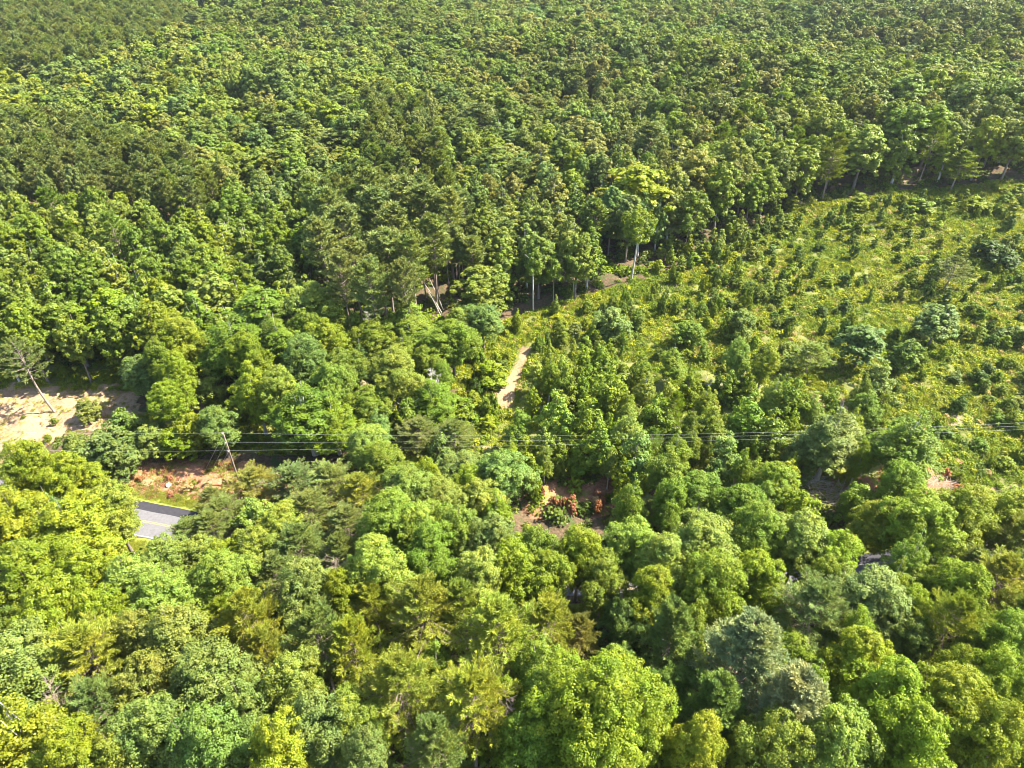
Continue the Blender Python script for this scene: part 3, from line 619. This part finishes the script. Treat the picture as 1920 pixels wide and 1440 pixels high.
for cat, nm, ks in (('broadleaf tree', 'distant_broadleaf_wood', ('oak', 'poplar', 'giant', 'bushtree')), ('pine tree', 'distant_pine_wood', ('tuft', 'wisp', 'plume')),
                    ('sapling', 'distant_saplings', ('young',)), ('shrub', 'distant_shrubs', ('shrub',))):
    L = [q for q in rest if CAT[q['k']] == cat]
    if not L: continue
    PL = []; ref = {}
    for k in ks:
        for lod in PR[k]:
            for i, p in enumerate(PR[k][lod]): ref[(k, lod, i)] = (len(PL), p[2], p[3]); PL.append(joined(p[0], p[1]))
    pts, ti, ro, sc, ix = [], [], [], [], []
    for q in L:
        lod = pick_lod(q['d'], q['k'])
        while lod not in PR[q['k']]: lod -= 1
        a, R0, H0_ = ref[(q['k'], lod, rr.randrange(len(PR[q['k']][lod])))]
        pts.append((q['x'], q['y'], q['z'])); ti.append(tint_of(q, rr)); ro.append(rr.uniform(0, 6.28)); s = q['R']/R0
        sc.append((s, s, q['H']/H0_)); ix.append(a)
    instancer(nm, pts, PL, ti, ro, sc, ix)
print("trees", len(trees), "individual", len(indiv), "rest", len(rest), {c: sum(1 for q in trees if CAT[q['k']] == c) for c in GROUP})

# ------------------------------------------------------------------ ground sheet
def axis(a, b, s, far, n=22):
    core = np.arange(a, b + s*.5, s); g = np.geomspace(s*1.5, far, n)
    return np.concatenate([a - g[::-1], core, b + g])
xs = axis(-230, 330, 1.25, 9000); ys = axis(0, 380, 1.25, 14000)
X, Y = np.meshgrid(xs, ys); Z = terrain(X, Y); Z = np.where((np.abs(X) > 900) | (Y > 1200) | (Y < -200), terrain(np.clip(X, -900, 900), np.clip(Y, -200, 1200)), Z)
small = np.zeros_like(Z)
for k in range(26):
    a = rng.uniform(0, 6.28); wl = rng.uniform(2.2, 11); small += math.sqrt(wl)*.035*np.sin((X*math.cos(a) + Y*math.sin(a))*6.28/wl + rng.uniform(0, 6.28))
RD = np.full(X.shape, 99.0)
near_road = (Y < 180) & (np.abs(X) < 420)
RD[near_road] = road_dist(X[near_road], Y[near_road])
Z = Z + small*np.clip((RD - 5.5)/3, 0, 1)
Z = np.where(RD < 6.2, Z - .06, Z)
U, Vv, _ = project(X, Y, terrain(X, Y)); inf = (Y > 3)
wx = 6*np.sin(X/3.1 + Y/5.7) + 5*np.sin(X/1.7 - Y/2.3); wy = 5*np.sin(Y/2.9 + X/4.1) + 3*np.sin(X/1.3 + Y/1.9)
def msk(polys): 
    m = np.zeros(X.shape, bool)
    for p in polys: m |= inpoly(p, U + wx, Vv + wy*.6) & inf
    return m.astype(np.float32)
soil = msk([BARE, BARE2, [(735, 846), (820, 846), (815, 870), (745, 870)], [(1440, 740), (1810, 760), (1800, 800), (1740, 810)],
            [(1640, 312), (1740, 318), (1720, 338), (1640, 342)], [(1560, 350), (1600, 350), (1600, 365), (1560, 370)], [(1850, 250), (1980, 245), (1980, 275), (1850, 280)], [(200, 240), (300, 240), (300, 270), (220, 272)], [(430, 170), (520, 170), (520, 210), (430, 210)]])
trk = msk([TRACK, [(855, 718), (880, 735), (885, 760), (865, 750)]])
red = msk([SLOPE, [(960, 895), (1170, 895), (1170, 975), (990, 960)], [(1640, 860), (1860, 850), (1870, 930), (1690, 940)], [(1560, 900), (1660, 890), (1650, 960), (1560, 950)]])
grs = msk([CLEAR, YOUNG, [(-400, 660), (240, 685), (270, 730), (-400, 735)], [(240, 770), (620, 790), (600, 850), (230, 850)], [(680, 780), (930, 780), (900, 890), (700, 880)]])
verge = ((RD < 6.9) & (RD > 3)).astype(np.float32)*inf
red = red*(1 - verge); grs = np.clip(grs + verge, 0, 1)
ny, nx = X.shape
me = bpy.data.meshes.new("ground")
V = np.stack([X, Y, Z], -1).reshape(-1, 3)
ii = np.arange(ny*nx).reshape(ny, nx); Q = np.stack([ii[:-1, :-1], ii[:-1, 1:], ii[1:, 1:], ii[1:, :-1]], -1).reshape(-1, 4)
me.vertices.add(len(V)); me.vertices.foreach_set('co', V.astype(np.float32).ravel()); k = len(Q)
me.loops.add(k*4); me.loops.foreach_set('vertex_index', Q.astype(np.int32).ravel()); me.polygons.add(k); me.polygons.foreach_set('loop_start', np.arange(0, k*4, 4, dtype=np.int32))
me.update(calc_edges=True); me.polygons.foreach_set('use_smooth', np.ones(k, bool))
for nm, arr in (('soil', soil), ('track', trk), ('red', red), ('grass', grs), ('verge', verge)):
    a = me.attributes.new(nm, 'FLOAT', 'POINT'); a.data.foreach_set('value', arr.astype(np.float32).ravel())
m, n = mat("forest_ground"); out = N(n, "ShaderNodeOutputMaterial"); pos = N(n, "ShaderNodeNewGeometry").outputs['Position']
def attr(nm): return N(n, "ShaderNodeAttribute", attribute_type='GEOMETRY', attribute_name=nm).outputs['Fac']
nz = [noise(n, s, 6, .65, pos) for s in (.11, .5, 2.2)]
litter = mixcol(n, ramp(n, nz[2], [(.35, 0.), (.65, 1.)]), (.055, .04, .025), (.13, .09, .055))
litter = mixcol(n, ramp(n, nz[1], [(.5, 0.), (.62, 1.)]), litter, (.045, .07, .02))
grass = mixcol(n, ramp(n, nz[1], [(.35, 0.), (.65, 1.)]), (.10, .14, .025), (.155, .165, .045))
grass = mixcol(n, ramp(n, nz[2], [(.46, 0.), (.66, 1.)]), grass, (.17, .135, .065))
soilc = mixcol(n, ramp(n, nz[1], [(.3, 0.), (.7, 1.)]), (.24, .15, .09), (.36, .255, .17))
soilc = mixcol(n, ramp(n, nz[2], [(.52, 0.), (.66, 1.)]), soilc, (.165, .115, .065))
soilc = mixcol(n, ramp(n, nz[1], [(.52, 0.), (.60, .8)]), soilc, (.145, .145, .035))
trc = mixcol(n, ramp(n, nz[2], [(.35, 0.), (.65, 1.)]), (.19, .125, .065), (.33, .22, .13))
redc = mixcol(n, ramp(n, nz[2], [(.35, 0.), (.62, 1.)]), (.21, .085, .045), (.32, .175, .105))
redc = mixcol(n, ramp(n, nz[1], [(.5, 0.), (.62, .9)]), redc, (.14, .14, .03))
def edge(a, w):     # break the mask's edge with noise
    s = N(n, "ShaderNodeMath", operation='ADD'); n.links.new(a, s.inputs[0]); mm = N(n, "ShaderNodeMath", operation='MULTIPLY_ADD'); n.links.new(nz[1], mm.inputs[0]); mm.inputs[1].default_value = w; mm.inputs[2].default_value = -w*.5
    n.links.new(mm.outputs[0], s.inputs[1]); return ramp(n, s.outputs[0], [(.38, 0.), (.62, 1.)])
col = mixcol(n, edge(attr('grass'), .9), litter, grass)
vg = mixcol(n, nz[2], (.14, .20, .03), (.26, .27, .06)); col = mixcol(n, edge(attr('verge'), .3), col, vg)
col = mixcol(n, edge(attr('red'), .9), col, redc); col = mixcol(n, edge(attr('soil'), 1.0), col, soilc); col = mixcol(n, edge(attr('track'), .8), col, trc)
p = N(n, "ShaderNodeBsdfPrincipled"); p.inputs['Roughness'].default_value = .95; p.inputs['Specular IOR Level'].default_value = .1; n.links.new(col, p.inputs['Base Color'])
bp = N(n, "ShaderNodeBump"); bp.inputs['Strength'].default_value = .7; bp.inputs['Distance'].default_value = .25; n.links.new(nz[2], bp.inputs['Height']); n.links.new(bp.outputs[0], p.inputs['Normal'])
n.links.new(p.outputs[0], out.inputs[0]); me.materials.append(m); struct('ground', me)

# ------------------------------------------------------------------ road
tan = np.gradient(road_c, axis=0); tan = tan/np.linalg.norm(tan, axis=1, keepdims=True); nor = np.stack([-tan[:, 1], tan[:, 0]], 1)   # to the far side
def ribbon(name, o0, o1, z, m, kindm=None, thick=0.0):
    A = road_c + nor*o0; B = road_c + nor*o1
    zA = terrain(A[:, 0], A[:, 1]); zB = terrain(B[:, 0], B[:, 1]); zc = terrain(road_c[:, 0], road_c[:, 1])
    a = np.c_[A, zc + z]; b = np.c_[B, zc + z]; mb = MB()
    mb.quads(np.stack([a[:-1], a[1:], b[1:], b[:-1]], 1)); 
    return mb
M_ASPH = simple("worn_asphalt", (.105, .102, .108), (.14, .137, .145), 1.5, rough=.85)
M_ASPH2 = simple("new_dark_asphalt", (.026, .025, .031), (.038, .037, .044), 1.5, rough=.8)
M_YEL = simple("yellow_road_paint", (.32, .22, .07), (.42, .29, .1), 6, rough=.7)
M_WHT = simple("white_road_paint", (.55, .54, .52), (.72, .71, .69), 6, rough=.7)
struct('road', ribbon('road', -3.3, 2.3, .03, 0).mesh('road', M_ASPH)); struct('road_shoulder', ribbon('s', 2.3, 4.2, .034, 0).mesh('road_shoulder', M_ASPH2))
mb = MB()
for a, b in ((-.19, -.09), (.09, .19)):
    q = ribbon('', a, b, .038, 0); mb.quads(q.V[0].reshape(-1, 4, 3))
struct('yellow_centre_lines', mb.mesh('yellow_centre_lines', M_YEL)); struct('white_edge_line', ribbon('', -3.12, -3.0, .038, 0).mesh('white_edge_line', M_WHT))

# ------------------------------------------------------------------ ground cover: weeds, grass tufts and brush
def tuft_mesh(seed, n_, h, spread, lw, lean, m):
    r = np.random.default_rng(seed); mb = MB()
    P = np.c_[r.normal(size=(n_, 2))*spread, np.zeros(n_)]; d = unit(np.c_[P[:, :2]*lean + r.normal(size=(n_, 2))*.45, np.ones(n_)]); L = h*r.uniform(.5, 1.1, n_)
    P[:, 2] = L*d[:, 2]*.45
    nn = np.cross(d, r.normal(size=(n_, 3))) + np.array([0, 0, .35])
    mb.quads(leaves(P + d*(L*.0)[:, None], nn, L*.5, lw*r.uniform(.7, 1.3, n_)*.5, r, along=d), r.uniform(0, 1, n_)); return mb.mesh("tuft", m)
def herb_mesh(seed, n_, R, h, leaf, m):
    r = np.random.default_rng(seed); mb = MB(); u = unit(r.normal(size=(n_, 3)) + np.array([0, 0, .5])); u[:, 2] = abs(u[:, 2])
    P = u*np.array([R, R, h])*r.uniform(.4, 1.1, (n_, 1)); mb.quads(leaves(P, u + r.normal(size=(n_, 3))*.7 + np.array([0, 0, .6]), leaf*.6, leaf*.42, r), r.uniform(0, 1, n_)); return mb.mesh("herb", m)
COV = [tuft_mesh(300+i, 46, .75, .33, .07, .8, M_WEED) for i in range(3)] + [herb_mesh(310+i, 90, .6, .6, .2, M_WEED) for i in range(3)]
def cover(name, polys, n_, tints, sr, seed, label, excl=(), herb=.5):
    q = np.random.default_rng(seed); pts = []
    allp = np.array([ground(u, v)[:2] for p in polys for (u, v) in [(min(max(a, -120), 2050), b) for a, b in p]])
    lo, hi = allp.min(0), allp.max(0)
    A = q.uniform(lo, hi, (n_*6, 2)); z = terrain(A[:, 0], A[:, 1]); U_, V_, _ = project(A[:, 0], A[:, 1], z)
    ok = np.zeros(len(A), bool)
    for p in polys: ok |= inpoly(p, U_, V_)
    for p in excl: ok &= ~inpoly(p, U_ + 3*np.sin(A[:, 0]), V_)
    ok &= (U_ > -120) & (U_ < 2050)
    den = .5 + .25*np.sin(A[:, 0]/4.3 + A[:, 1]/7.1) + .25*np.sin(A[:, 1]/3.3 - A[:, 0]/5.9); ok &= q.uniform(0, 1, len(A)) < (.3 + .7*den)
    A = A[ok][:n_]; z = terrain(A[:, 0], A[:, 1]); rd = np.concatenate([road_dist(a[:, 0], a[:, 1]) for a in np.array_split(A, max(1, len(A)//2000))]); A = A[rd > 5.2]; z = z[rd > 5.2]; k = len(A)
    tb = np.array([tints[i] for i in np.minimum(len(tints)-1, (len(tints)*np.clip(.5 + .3*np.sin(A[:, 0]/9 + 1) + .25*np.sin(A[:, 1]/8 + A[:, 0]/17) + q.normal(size=k)*.25, 0, .999)).astype(int))])
    tb = tb*q.uniform(.75, 1.25, (k, 1))
    s = q.uniform(sr[0], sr[1], k)**1.0; idx = np.where(q.uniform(0, 1, k) < herb, q.integers(3, 6, k), q.integers(0, 3, k))
    instancer(name, np.c_[A, z], COV, tb, q.uniform(0, 6.28, k), np.c_[s, s, s*q.uniform(.7, 1.2, k)], idx, label)
GY, GG, GT, GO, GR = (.235, .265, .020), (.14, .205, .018), (.33, .26, .12), (.175, .205, .038), (.27, .13, .075)
cover('clearing_weeds', [CLEAR], 42000, [GG, GO, GY, GG, GY, GY, GO, GT, GG], (.55, 1.8), 21, 'yellow-green weeds and grass covering the cut-over slope', [TRACK])
cover('low_bushes', [CLEAR], 2600, [(.085, .13, .02), (.11, .16, .03), GY, GG, GO, GY], (1.1, 2.5), 26, 'low leafy growth dotted over the cut-over slope', [TRACK], herb=1.0)
cover('understory', [YOUNG, [(-100, 655), (240, 680), (268, 735), (-100, 728)], [(230, 770), (620, 790), (600, 852), (240, 852)], [(600, 760), (930, 760), (900, 890), (640, 880)]], 9000, [GG, GY, GO, GG, GY], (.6, 1.5), 22, 'low green plants around the saplings and pole')
cover('dry_grass', [SLOPE], 1500, [GR, GT, GT, GR, GO], (.4, .95), 23, 'dry reddish grass on the bank above the road', herb=.15)
cover('bare_ground_weeds', [BARE, BARE2], 900, [GT, GO, GY, GT], (.35, .8), 24, 'sparse weeds on the pale bare ground', herb=.2)
WOODP = [[(-120, 380), (430, 360), (600, 560), (900, 590), (1190, 530), (1320, 485), (1490, 385), (1920, 330), (2050, 250), (2050, 60), (1250, 200), (430, 250), (-120, 250)], [(-120, 380), (600, 560), (900, 600), (860, 860), (560, 840), (560, 760), (240, 690), (-120, 690)],
         [(-120, 1000), (240, 1020), (900, 880), (1650, 950), (2050, 900), (2050, 1500), (-120, 1500)]]
cover('woodland_undergrowth', WOODP, 12000, [GG, (.07, .11, .02), GO, (.09, .13, .025)], (1.4, 3.6), 25, 'leafy undergrowth on the floor of the woods', [BARE, SLOPE], herb=1.0)
# roadside grass
q = np.random.default_rng(31); pts = []
for o0, o1 in ((4.7, 7.2), (-7.5, -3.9)):
    i = q.integers(0, len(road_c)-1, 5200); f = q.uniform(0, 1, (5200, 1)); c = road_c[i]*(1-f) + road_c[i+1]*f + nor[i]*q.uniform(o0, o1, (5200, 1)); pts.append(c)
A = np.concatenate(pts); z = terrain(A[:, 0], A[:, 1]); k = len(A); tb = np.array([GY, GO, (.24, .25, .05)])[q.integers(0, 3, k)]*q.uniform(.8, 1.2, (k, 1)); s = q.uniform(.35, .6, k)
instancer('roadside_grass', np.c_[A, z], COV, tb, q.uniform(0, 6.28, k), np.c_[s, s, s*.8], q.integers(0, 3, k), 'short bright grass along both edges of the road')

# ------------------------------------------------------------------ utility pole, guys and wires
px, py, pz = ground(449, 905)
_, _, dd = project(px, py, pz); PH = 12.6
pole = thing('utility_pole', 'wooden utility pole with three guy wires on the red bank above the road', 'utility pole', (px, py, pz))
mb = MB(); mb.tube([(0, 0, -.5), (0, 0, 4), (0, 0, 8), (0, 0, PH), (0, 0, PH + .02)], [.19, .175, .15, .12, .02], 10); part('shaft', mb.mesh('shaft', M_POLE, True), pole)
ins_h = [PH - .05, PH - 2.3, PH - 4.3]
for h in ins_h:
    mb = MB(); mb.tube([(0, -.12, h - .1), (0, -.34, h - .1), (0, -.36, h + .12), (0, -.36, h + .26)], [.045, .05, .07, .05], 8); part('insulator', mb.mesh('insulator', M_WIRE, True), pole)
gxp, gyp, gzp = ground(398, 878)
for i, h in enumerate((PH - .5, PH - 2.4, PH - 4.6)):
    g = np.array([gxp - px + i*1.25 - 1.2, gyp - py + .1*i, gzp - pz]); mb = MB(); mb.tube([(0, 0, h), g], [.026, .026], 5); part('guy_wire', mb.mesh('guy_wire', M_WIRE), pole)
rx, ry, rz = ground(2150, 872); 
pole2 = np.array([rx, ry, rz + .4 + PH]); lx, ly, lz = ground(-330, 880)
def wire(a, b, sag, name, label):
    mb = MB(); pts = [a*(1-t_) + b*t_ - np.array([0, 0, 4*sag*t_*(1-t_)]) for t_ in np.linspace(0, 1, 40)]
    mb.tube(pts, [.009]*40, 4); tagged(name, mb.mesh(name, M_WIRE), label, 'power line', group='overhead wires of the power line')
names = ['topmost', 'middle', 'lowest']
for i, h in enumerate(ins_h):
    a = np.array([px, py - .36, pz + h + .2]); off = np.array([0, 0, -[0, 1.1, 2.2][i]])
    wire(a, pole2 + off, [2.6, 1.7, 1.1][i], 'overhead_wire', f'{names[i]} overhead wire running right from the utility pole over the young trees')
    if i != 1: wire(a, np.array([lx, ly, lz + h]), 1.4, 'overhead_wire', f'{names[i]} overhead wire running left from the utility pole above the trees')
p2 = thing('utility_pole', 'wooden utility pole beyond the right edge carrying the overhead wires', 'utility pole', (rx, ry, rz))
mb = MB(); mb.tube([(0, 0, -.5), (0, 0, 6), (0, 0, PH + .6)], [.19, .16, .12], 10); part('shaft', mb.mesh('shaft', M_POLE, True), p2)
p3 = thing('utility_pole', 'wooden utility pole beyond the left edge carrying the overhead wires', 'utility pole', (lx, ly, lz))
mb = MB(); mb.tube([(0, 0, -.5), (0, 0, 6), (0, 0, PH + .2)], [.19, .16, .12], 10); part('shaft', mb.mesh('shaft', M_POLE, True), p3)

# ------------------------------------------------------------------ dead trees, snags, brush and other single things
def branchy(seed, H, r0, nb, L, m, up=.5, sub=4, lean=(0, 0), z0=.35):
    r = np.random.default_rng(seed); mb = MB(); ax = lambda z: np.array([lean[0]*z + .15*math.sin(z*.8), lean[1]*z + .12*math.cos(z*.7), z])
    mb.tube([ax(H*i/6) for i in range(7)], [r0*(1 - .88*i/6) for i in range(7)], 7)
    for i in range(nb):
        z = H*(z0 + (.97 - z0)*r.uniform()); an = r.uniform(0, 6.28); l = L*r.uniform(.5, 1)*(1.15 - z/H*.6); d = unit(np.array([math.cos(an), math.sin(an), up + r.uniform(-.3, .6)])); p = ax(z)
        mb.tube([p, p + d*l*.5 + r.normal(size=3)*.08*l, p + d*l + r.normal(size=3)*.1*l], [r0*.3, r0*.2, .02], 4)
        for j in range(sub):
            s = p + d*l*r.uniform(.35, .95); e = unit(d + r.normal(size=3)*.6)*l*r.uniform(.25, .5); mb.tube([s, s + e], [r0*.14, .015], 3)
    return mb.mesh('trunk', m)
def single(name, me, u, v, label, cat, dz=0, rz=0):
    x, y, z = ground(u, v); o = tagged(name, me, label, cat, (x, y, z + dz)); o.rotation_euler = (0, 0, rz); return o
single('dead_tree', branchy(401, 15, .16, 26, 2.4, M_DEAD, .5, 5), 818, 800, 'bare grey dead tree with twin stems standing left of the dirt track', 'dead tree')
single('dead_tree', branchy(402, 13, .14, 18, 2.0, M_DEAD, .6, 4), 828, 795, 'thinner bare grey dead tree close beside the twin-stemmed dead one', 'dead tree')
single('dead_tree', branchy(403, 13.5, .17, 46, 3.2, M_DEAD, 1.0, 6, z0=.5), 702, 672, 'bleached silvery dead tree with fanned bare branches below the pine stand', 'dead tree')
for i, (u, v, H, lb) in enumerate([(188, 1420, 17, 'bare grey-brown dead top between olive pines near the lower left corner'), (950, 1440, 17, 'bare forked dead tree beside the big lime tree at the bottom'), (655, 1165, 15, 'thin bare dead tree among wispy pines, lower left of centre'), (1560, 1330, 17, 'dead bare tree beside the pale grey-green pine at lower right'), (352, 1190, 14, 'small bare dead tree between brownish olive crowns, lower left')]):
    single('dead_tree', branchy(405+i, H + .5, .12, 30, 2.4, M_PBARK, .5, 6, z0=.5), u, v, lb, 'dead tree')
single('dead_tree', branchy(404, 9, .12, 14, 1.5, M_DEAD, .5, 3), 1268, 850, 'thin bare dead tree rising between saplings right of centre', 'dead tree')
for i, (u, v, u2, v2) in enumerate([(828, 585, 803, 530), (826, 590, 812, 565), (832, 582, 815, 535)]):
    x, y, z = ground(u, v); r = np.random.default_rng(420+i); mb = MB(); H = [13, 8, 11][i]; lx_ = [-.42, -.36, -.3][i]
    mb.tube([(0, 0, -.2), (lx_*H*.5, .3, H*.45), (lx_*H, .5, H*.86)], [.14, .11, .05], 7)
    tagged('leaning_log', mb.mesh('leaning_log', M_DEAD, True), ['longest pale broken trunk leaning left against the pine stand', 'shortest pale broken trunk leaning left at the pine stand foot', 'middle pale broken trunk leaning at the edge of the pine stand'][i], 'fallen trunk', (x, y, z))
mb = MB(); mb.tube([(0, 0, -.3), (.1, 0, 2.5), (.05, .1, 5.2), (.1, .1, 5.6)], [.42, .38, .34, .05], 9); 
x, y, z = ground(1370, 935); tagged('tree_snag', mb.mesh('tree_snag', M_TAN, True), 'thick broken-off tan snag standing among the young trees near the road', 'dead tree', (x, y, z))
# bare trunks seen at the wood edge: tall thin trees with small crowns
for i, (u, v, H, r0) in enumerate([(1183, 527, 20, .26), (1000, 585, 17, .20), (1037, 575, 13, .12), (1076, 555, 12, .12), (862, 555, 19, .16), (870, 560, 18, .14), (822, 560, 18, .15), (772, 820, 9, .12), (845, 560, 18, .15), (1280, 480, 12, .1)]):
    x, y, z = ground(u, v); r = np.random.default_rng(440+i); pale = i in (0, 1, 3, 7)
    o = thing('slender_tree', ['tall pale-barked trunk at the wood edge under a bright crown', 'pale bare trunk right of the pine stand at the clearing edge', 'thin trunk with small leafy tufts right of the pale bare one', 'thin pale trunk nearest the left end of the clearing', 'tallest dark pine trunk at the right end of the pine stand', 'dark pine trunk outermost at the right of the pine stand', 'thin dark pine trunk by the leaning logs', 'short pale trunk in the small grassy gap left of the track', 'dark pine trunk between the two edge pines', 'thin trunk at the wood edge above the open slope'][i], 'tree', (x, y, z))
    mb = MB(); b = r.uniform(-.5, .5, 2)
    mb.tube([(b[0]*math.sin(q_*2), b[1]*math.sin(q_*2), H*q_ - .4*(q_ == 0)) for q_ in np.linspace(0, 1, 8)], [r0*(1.15 - .8*q_) for q_ in np.linspace(0, 1, 8)], 8)
    for j in range(7):
        zz = H*r.uniform(.55, .95); an = r.uniform(0, 6.28); d = np.array([math.cos(an), math.sin(an), .9]); mb.tube([(b[0]*.8, b[1]*.8, zz), np.array([b[0]*.8, b[1]*.8, zz]) + d*2.2], [r0*.4, .03], 4)
    part('trunk', mb.mesh('trunk', M_PALE if pale else M_PBARK, True), o)
    cr, subs = broad_crown(r, 4.6 if i == 0 else 2.0, 8.5 if i == 0 else H*.42, H + .8, .8, 7000 if i == 0 else 2200, .36, 'round' if i in (0, 1) else 'cone')
    part('crown', cr.mesh('crown', M_LEAF), o, list(TINT['YG' if i == 0 else ('O' if i in (4, 5, 6, 8) else 'G')]))
# brush pile, dry brush
def brush(seed, n_, R, h, m, L=2.2):
    r = np.random.default_rng(seed); mb = MB()
    for i in range(n_):
        an = r.uniform(0, 6.28); rr_ = R*math.sqrt(r.uniform()); p = np.array([rr_*math.cos(an)*1.5, rr_*math.sin(an), r.uniform(.05, h)]); d = unit(np.array([r.normal() + .8, r.normal()*.8, r.uniform(-.1, .8)])); l = L*r.uniform(.4, 1.2)
        mb.tube([p, p + d*l*.5 + r.normal(size=3)*.1, p + d*l], [.05, .035, .012], 3)
    return mb.mesh('brush', m)
for i, (u, v, n_, R, h, M, lb) in enumerate([(1560, 935, 260, 3.2, 1.4, M_TAN, 'large tangle of pale cut branches heaped near the road, right of centre'), (1510, 905, 90, 1.8, 1.8, M_DEAD, 'smaller heap of grey bare branches left of the large branch tangle'),
        (1335, 722, 60, 1.6, .5, M_DEAD, 'small bleached branch heap on the open slope among saplings'), (1855, 255, 40, 2.0, .5, M_DEAD, 'pale felled branches beneath trees at upper right'), (1625, 425, 40, 1.8, .5, M_TAN, 'brown branch heap near the top edge of the slope'),
        (1750, 912, 130, 2.2, .7, M_TAN, 'grey-brown dry brush heap on the bank at right'), (1400, 480, 60, 2.0, .4, M_TAN, 'flat scatter of sticks along the upper edge of the slope'), (1250, 545, 70, 2.2, .4, M_TAN, 'flat scatter of sticks at the left upper edge of the slope')]):
    x, y, z = ground(u, v); tagged('branch_pile', brush(460+i, n_, R, h, M), lb, 'branch pile', (x, y, z))
# cream flowering / dying clump
x, y, z = ground(684, 742, 11*.7); o = thing('broadleaf_tree', 'small cream-tan tree with withered leaves below the pine stand', 'broadleaf tree', (x, y, z)); cm, tm, R0, H0_ = PR['oak'][1][0]
o.scale = (.42, .42, 11/18); part('crown', cm, o, [.42, .36, .22]); part('trunk', tm, o)
# lone pine on the bare ground
x, y, z = ground(102, 772); o = thing('pine_tree', 'lone pine with a long bare leaning trunk on the pale bare ground', 'pine tree', (x, y, z))
mb = MB(); r = np.random.default_rng(480); tp = lambda q_: np.array([-2.6*q_ - .4*math.sin(q_*5), 1.0*q_, 17*q_]); mb.tube([tp(q_) for q_ in np.linspace(0, 1, 9)], [.26*(1.1 - .95*q_) for q_ in np.linspace(0, 1, 9)], 8)
cr = MB(); PP, AA, VV = [], [], []
for i in range(44):
    f = .48 + .52*(i + .5)/44; p0 = tp(f); an = i*2.4; L = 4.6*math.sin(min(1, (f - .42)/.58)*2.5 + .5)*r.uniform(.7, 1.1) + .4; d = np.array([math.cos(an), math.sin(an), .25]); mb.tube([p0, p0 + d*L*.5, p0 + d*L + np.array([0, 0, .2*L])], [.06, .04, .012], 4)
    for j in range(16):
        s = r.uniform(.35, 1.05); q0 = p0 + d*L*s + np.array([0, 0, .2*L*s*s]); td = unit(d + r.normal(size=3)*.6); k = 15; P = q0 + td*r.uniform(0, .8, (k, 1)); A_ = unit(td + r.normal(size=(k, 3))*.6); PP.append(P); AA.append(A_); VV.append(r.uniform(0, 1, k))
P = np.concatenate(PP); A_ = np.concatenate(AA); nn = r.normal(size=P.shape) + np.array([0, 0, 1.]); nn -= (nn*A_).sum(1, keepdims=True)*A_
cr.quads(leaves(P, nn, .22, .05, r, along=A_), np.concatenate(VV)); part('trunk', mb.mesh('trunk', M_PBARK, True), o); part('crown', cr.mesh('crown', M_NEEDLE), o, list(TINT['O']))
# pale stone on the bank
def stone(seed, s):
    import bmesh
    bm = bmesh.new(); bmesh.ops.create_icosphere(bm, subdivisions=2, radius=s); r = random.Random(seed)
    for v in bm.verts: v.co *= r.uniform(.8, 1.15); v.co.z *= .6
    me = bpy.data.meshes.new('rock'); bm.to_mesh(me); bm.free(); me.materials.append(M_STONE); return me
for i, (u, v, s, lb) in enumerate([(316, 911, .55, 'pale boulder on the reddish bank above the road'), (1888, 578, .6, 'pale rock in weeds near the right edge of the slope'), (1862, 535, .5, 'grey rock beside a shrub on the right of the slope')]):
    x, y, z = ground(u, v); tagged('boulder', stone(500+i, s), lb, 'boulder', (x, y, z + .15))
# small building whose roof corner shows at the right edge
x, y, z = ground(1934, 878); sh = thing('shed', 'grey-roofed shed whose corner shows at the right edge', 'shed', (x + 2.2, y + .8, z), rz=math.radians(-20))
def boxq(a, b):
    x0, y0, z0 = a; x1, y1, z1 = b; v = np.array([[x0, y0, z0], [x1, y0, z0], [x1, y1, z0], [x0, y1, z0], [x0, y0, z1], [x1, y0, z1], [x1, y1, z1], [x0, y1, z1]], float)
    return v[np.array([[0, 3, 2, 1], [4, 5, 6, 7], [0, 1, 5, 4], [1, 2, 6, 5], [2, 3, 7, 6], [3, 0, 4, 7]])]
mb = MB(); mb.quads(boxq((-2.3, -1.8, 0), (2.3, 1.8, 2.3))); mb.quads(np.array([[[-2.3, -1.8, 2.3], [-2.3, 1.8, 2.3], [-2.3, 0, 3.3], [-2.3, 0, 3.3]], [[2.3, -1.8, 2.3], [2.3, 1.8, 2.3], [2.3, 0, 3.3], [2.3, 0, 3.3]]], float)); part('wall', mb.mesh('wall', M_WALLW), sh)
mb = MB()
for s in (-1, 1):
    a = np.array([[-2.6, 0, 3.42], [2.6, 0, 3.42], [2.6, s*2.15, 2.24], [-2.6, s*2.15, 2.24]]); b = a + np.array([0, 0, .1]); mb.quads(np.stack([a, b])); 
    for i in range(4): j = (i+1) % 4; mb.quads(np.stack([np.stack([a[i], a[j], b[j], b[i]])]))
part('roof', mb.mesh('roof', M_ROOF), sh)
mb = MB(); mb.quads(boxq((-.6, -1.84, 0), (.6, -1.803, 2.0))); part('door', mb.mesh('door', M_WIRE), sh)

# ------------------------------------------------------------------ the air between: a thin even haze
mb = MB(); mb.quads(boxq((-1500, -400, -40), (1500, 2400, CAM_H + 12))); hz = mb.mesh('haze', M_WALLW); hz.materials.clear()
m, n = mat('haze'); out = N(n, "ShaderNodeOutputMaterial"); pv = N(n, "ShaderNodeVolumePrincipled"); pv.inputs['Density'].default_value = .000045; pv.inputs['Color'].default_value = (.82, .90, 1, 1); pv.inputs['Anisotropy'].default_value = .3
n.links.new(pv.outputs[0], out.inputs['Volume']); hz.materials.append(m); struct('haze', hz, 'stuff')
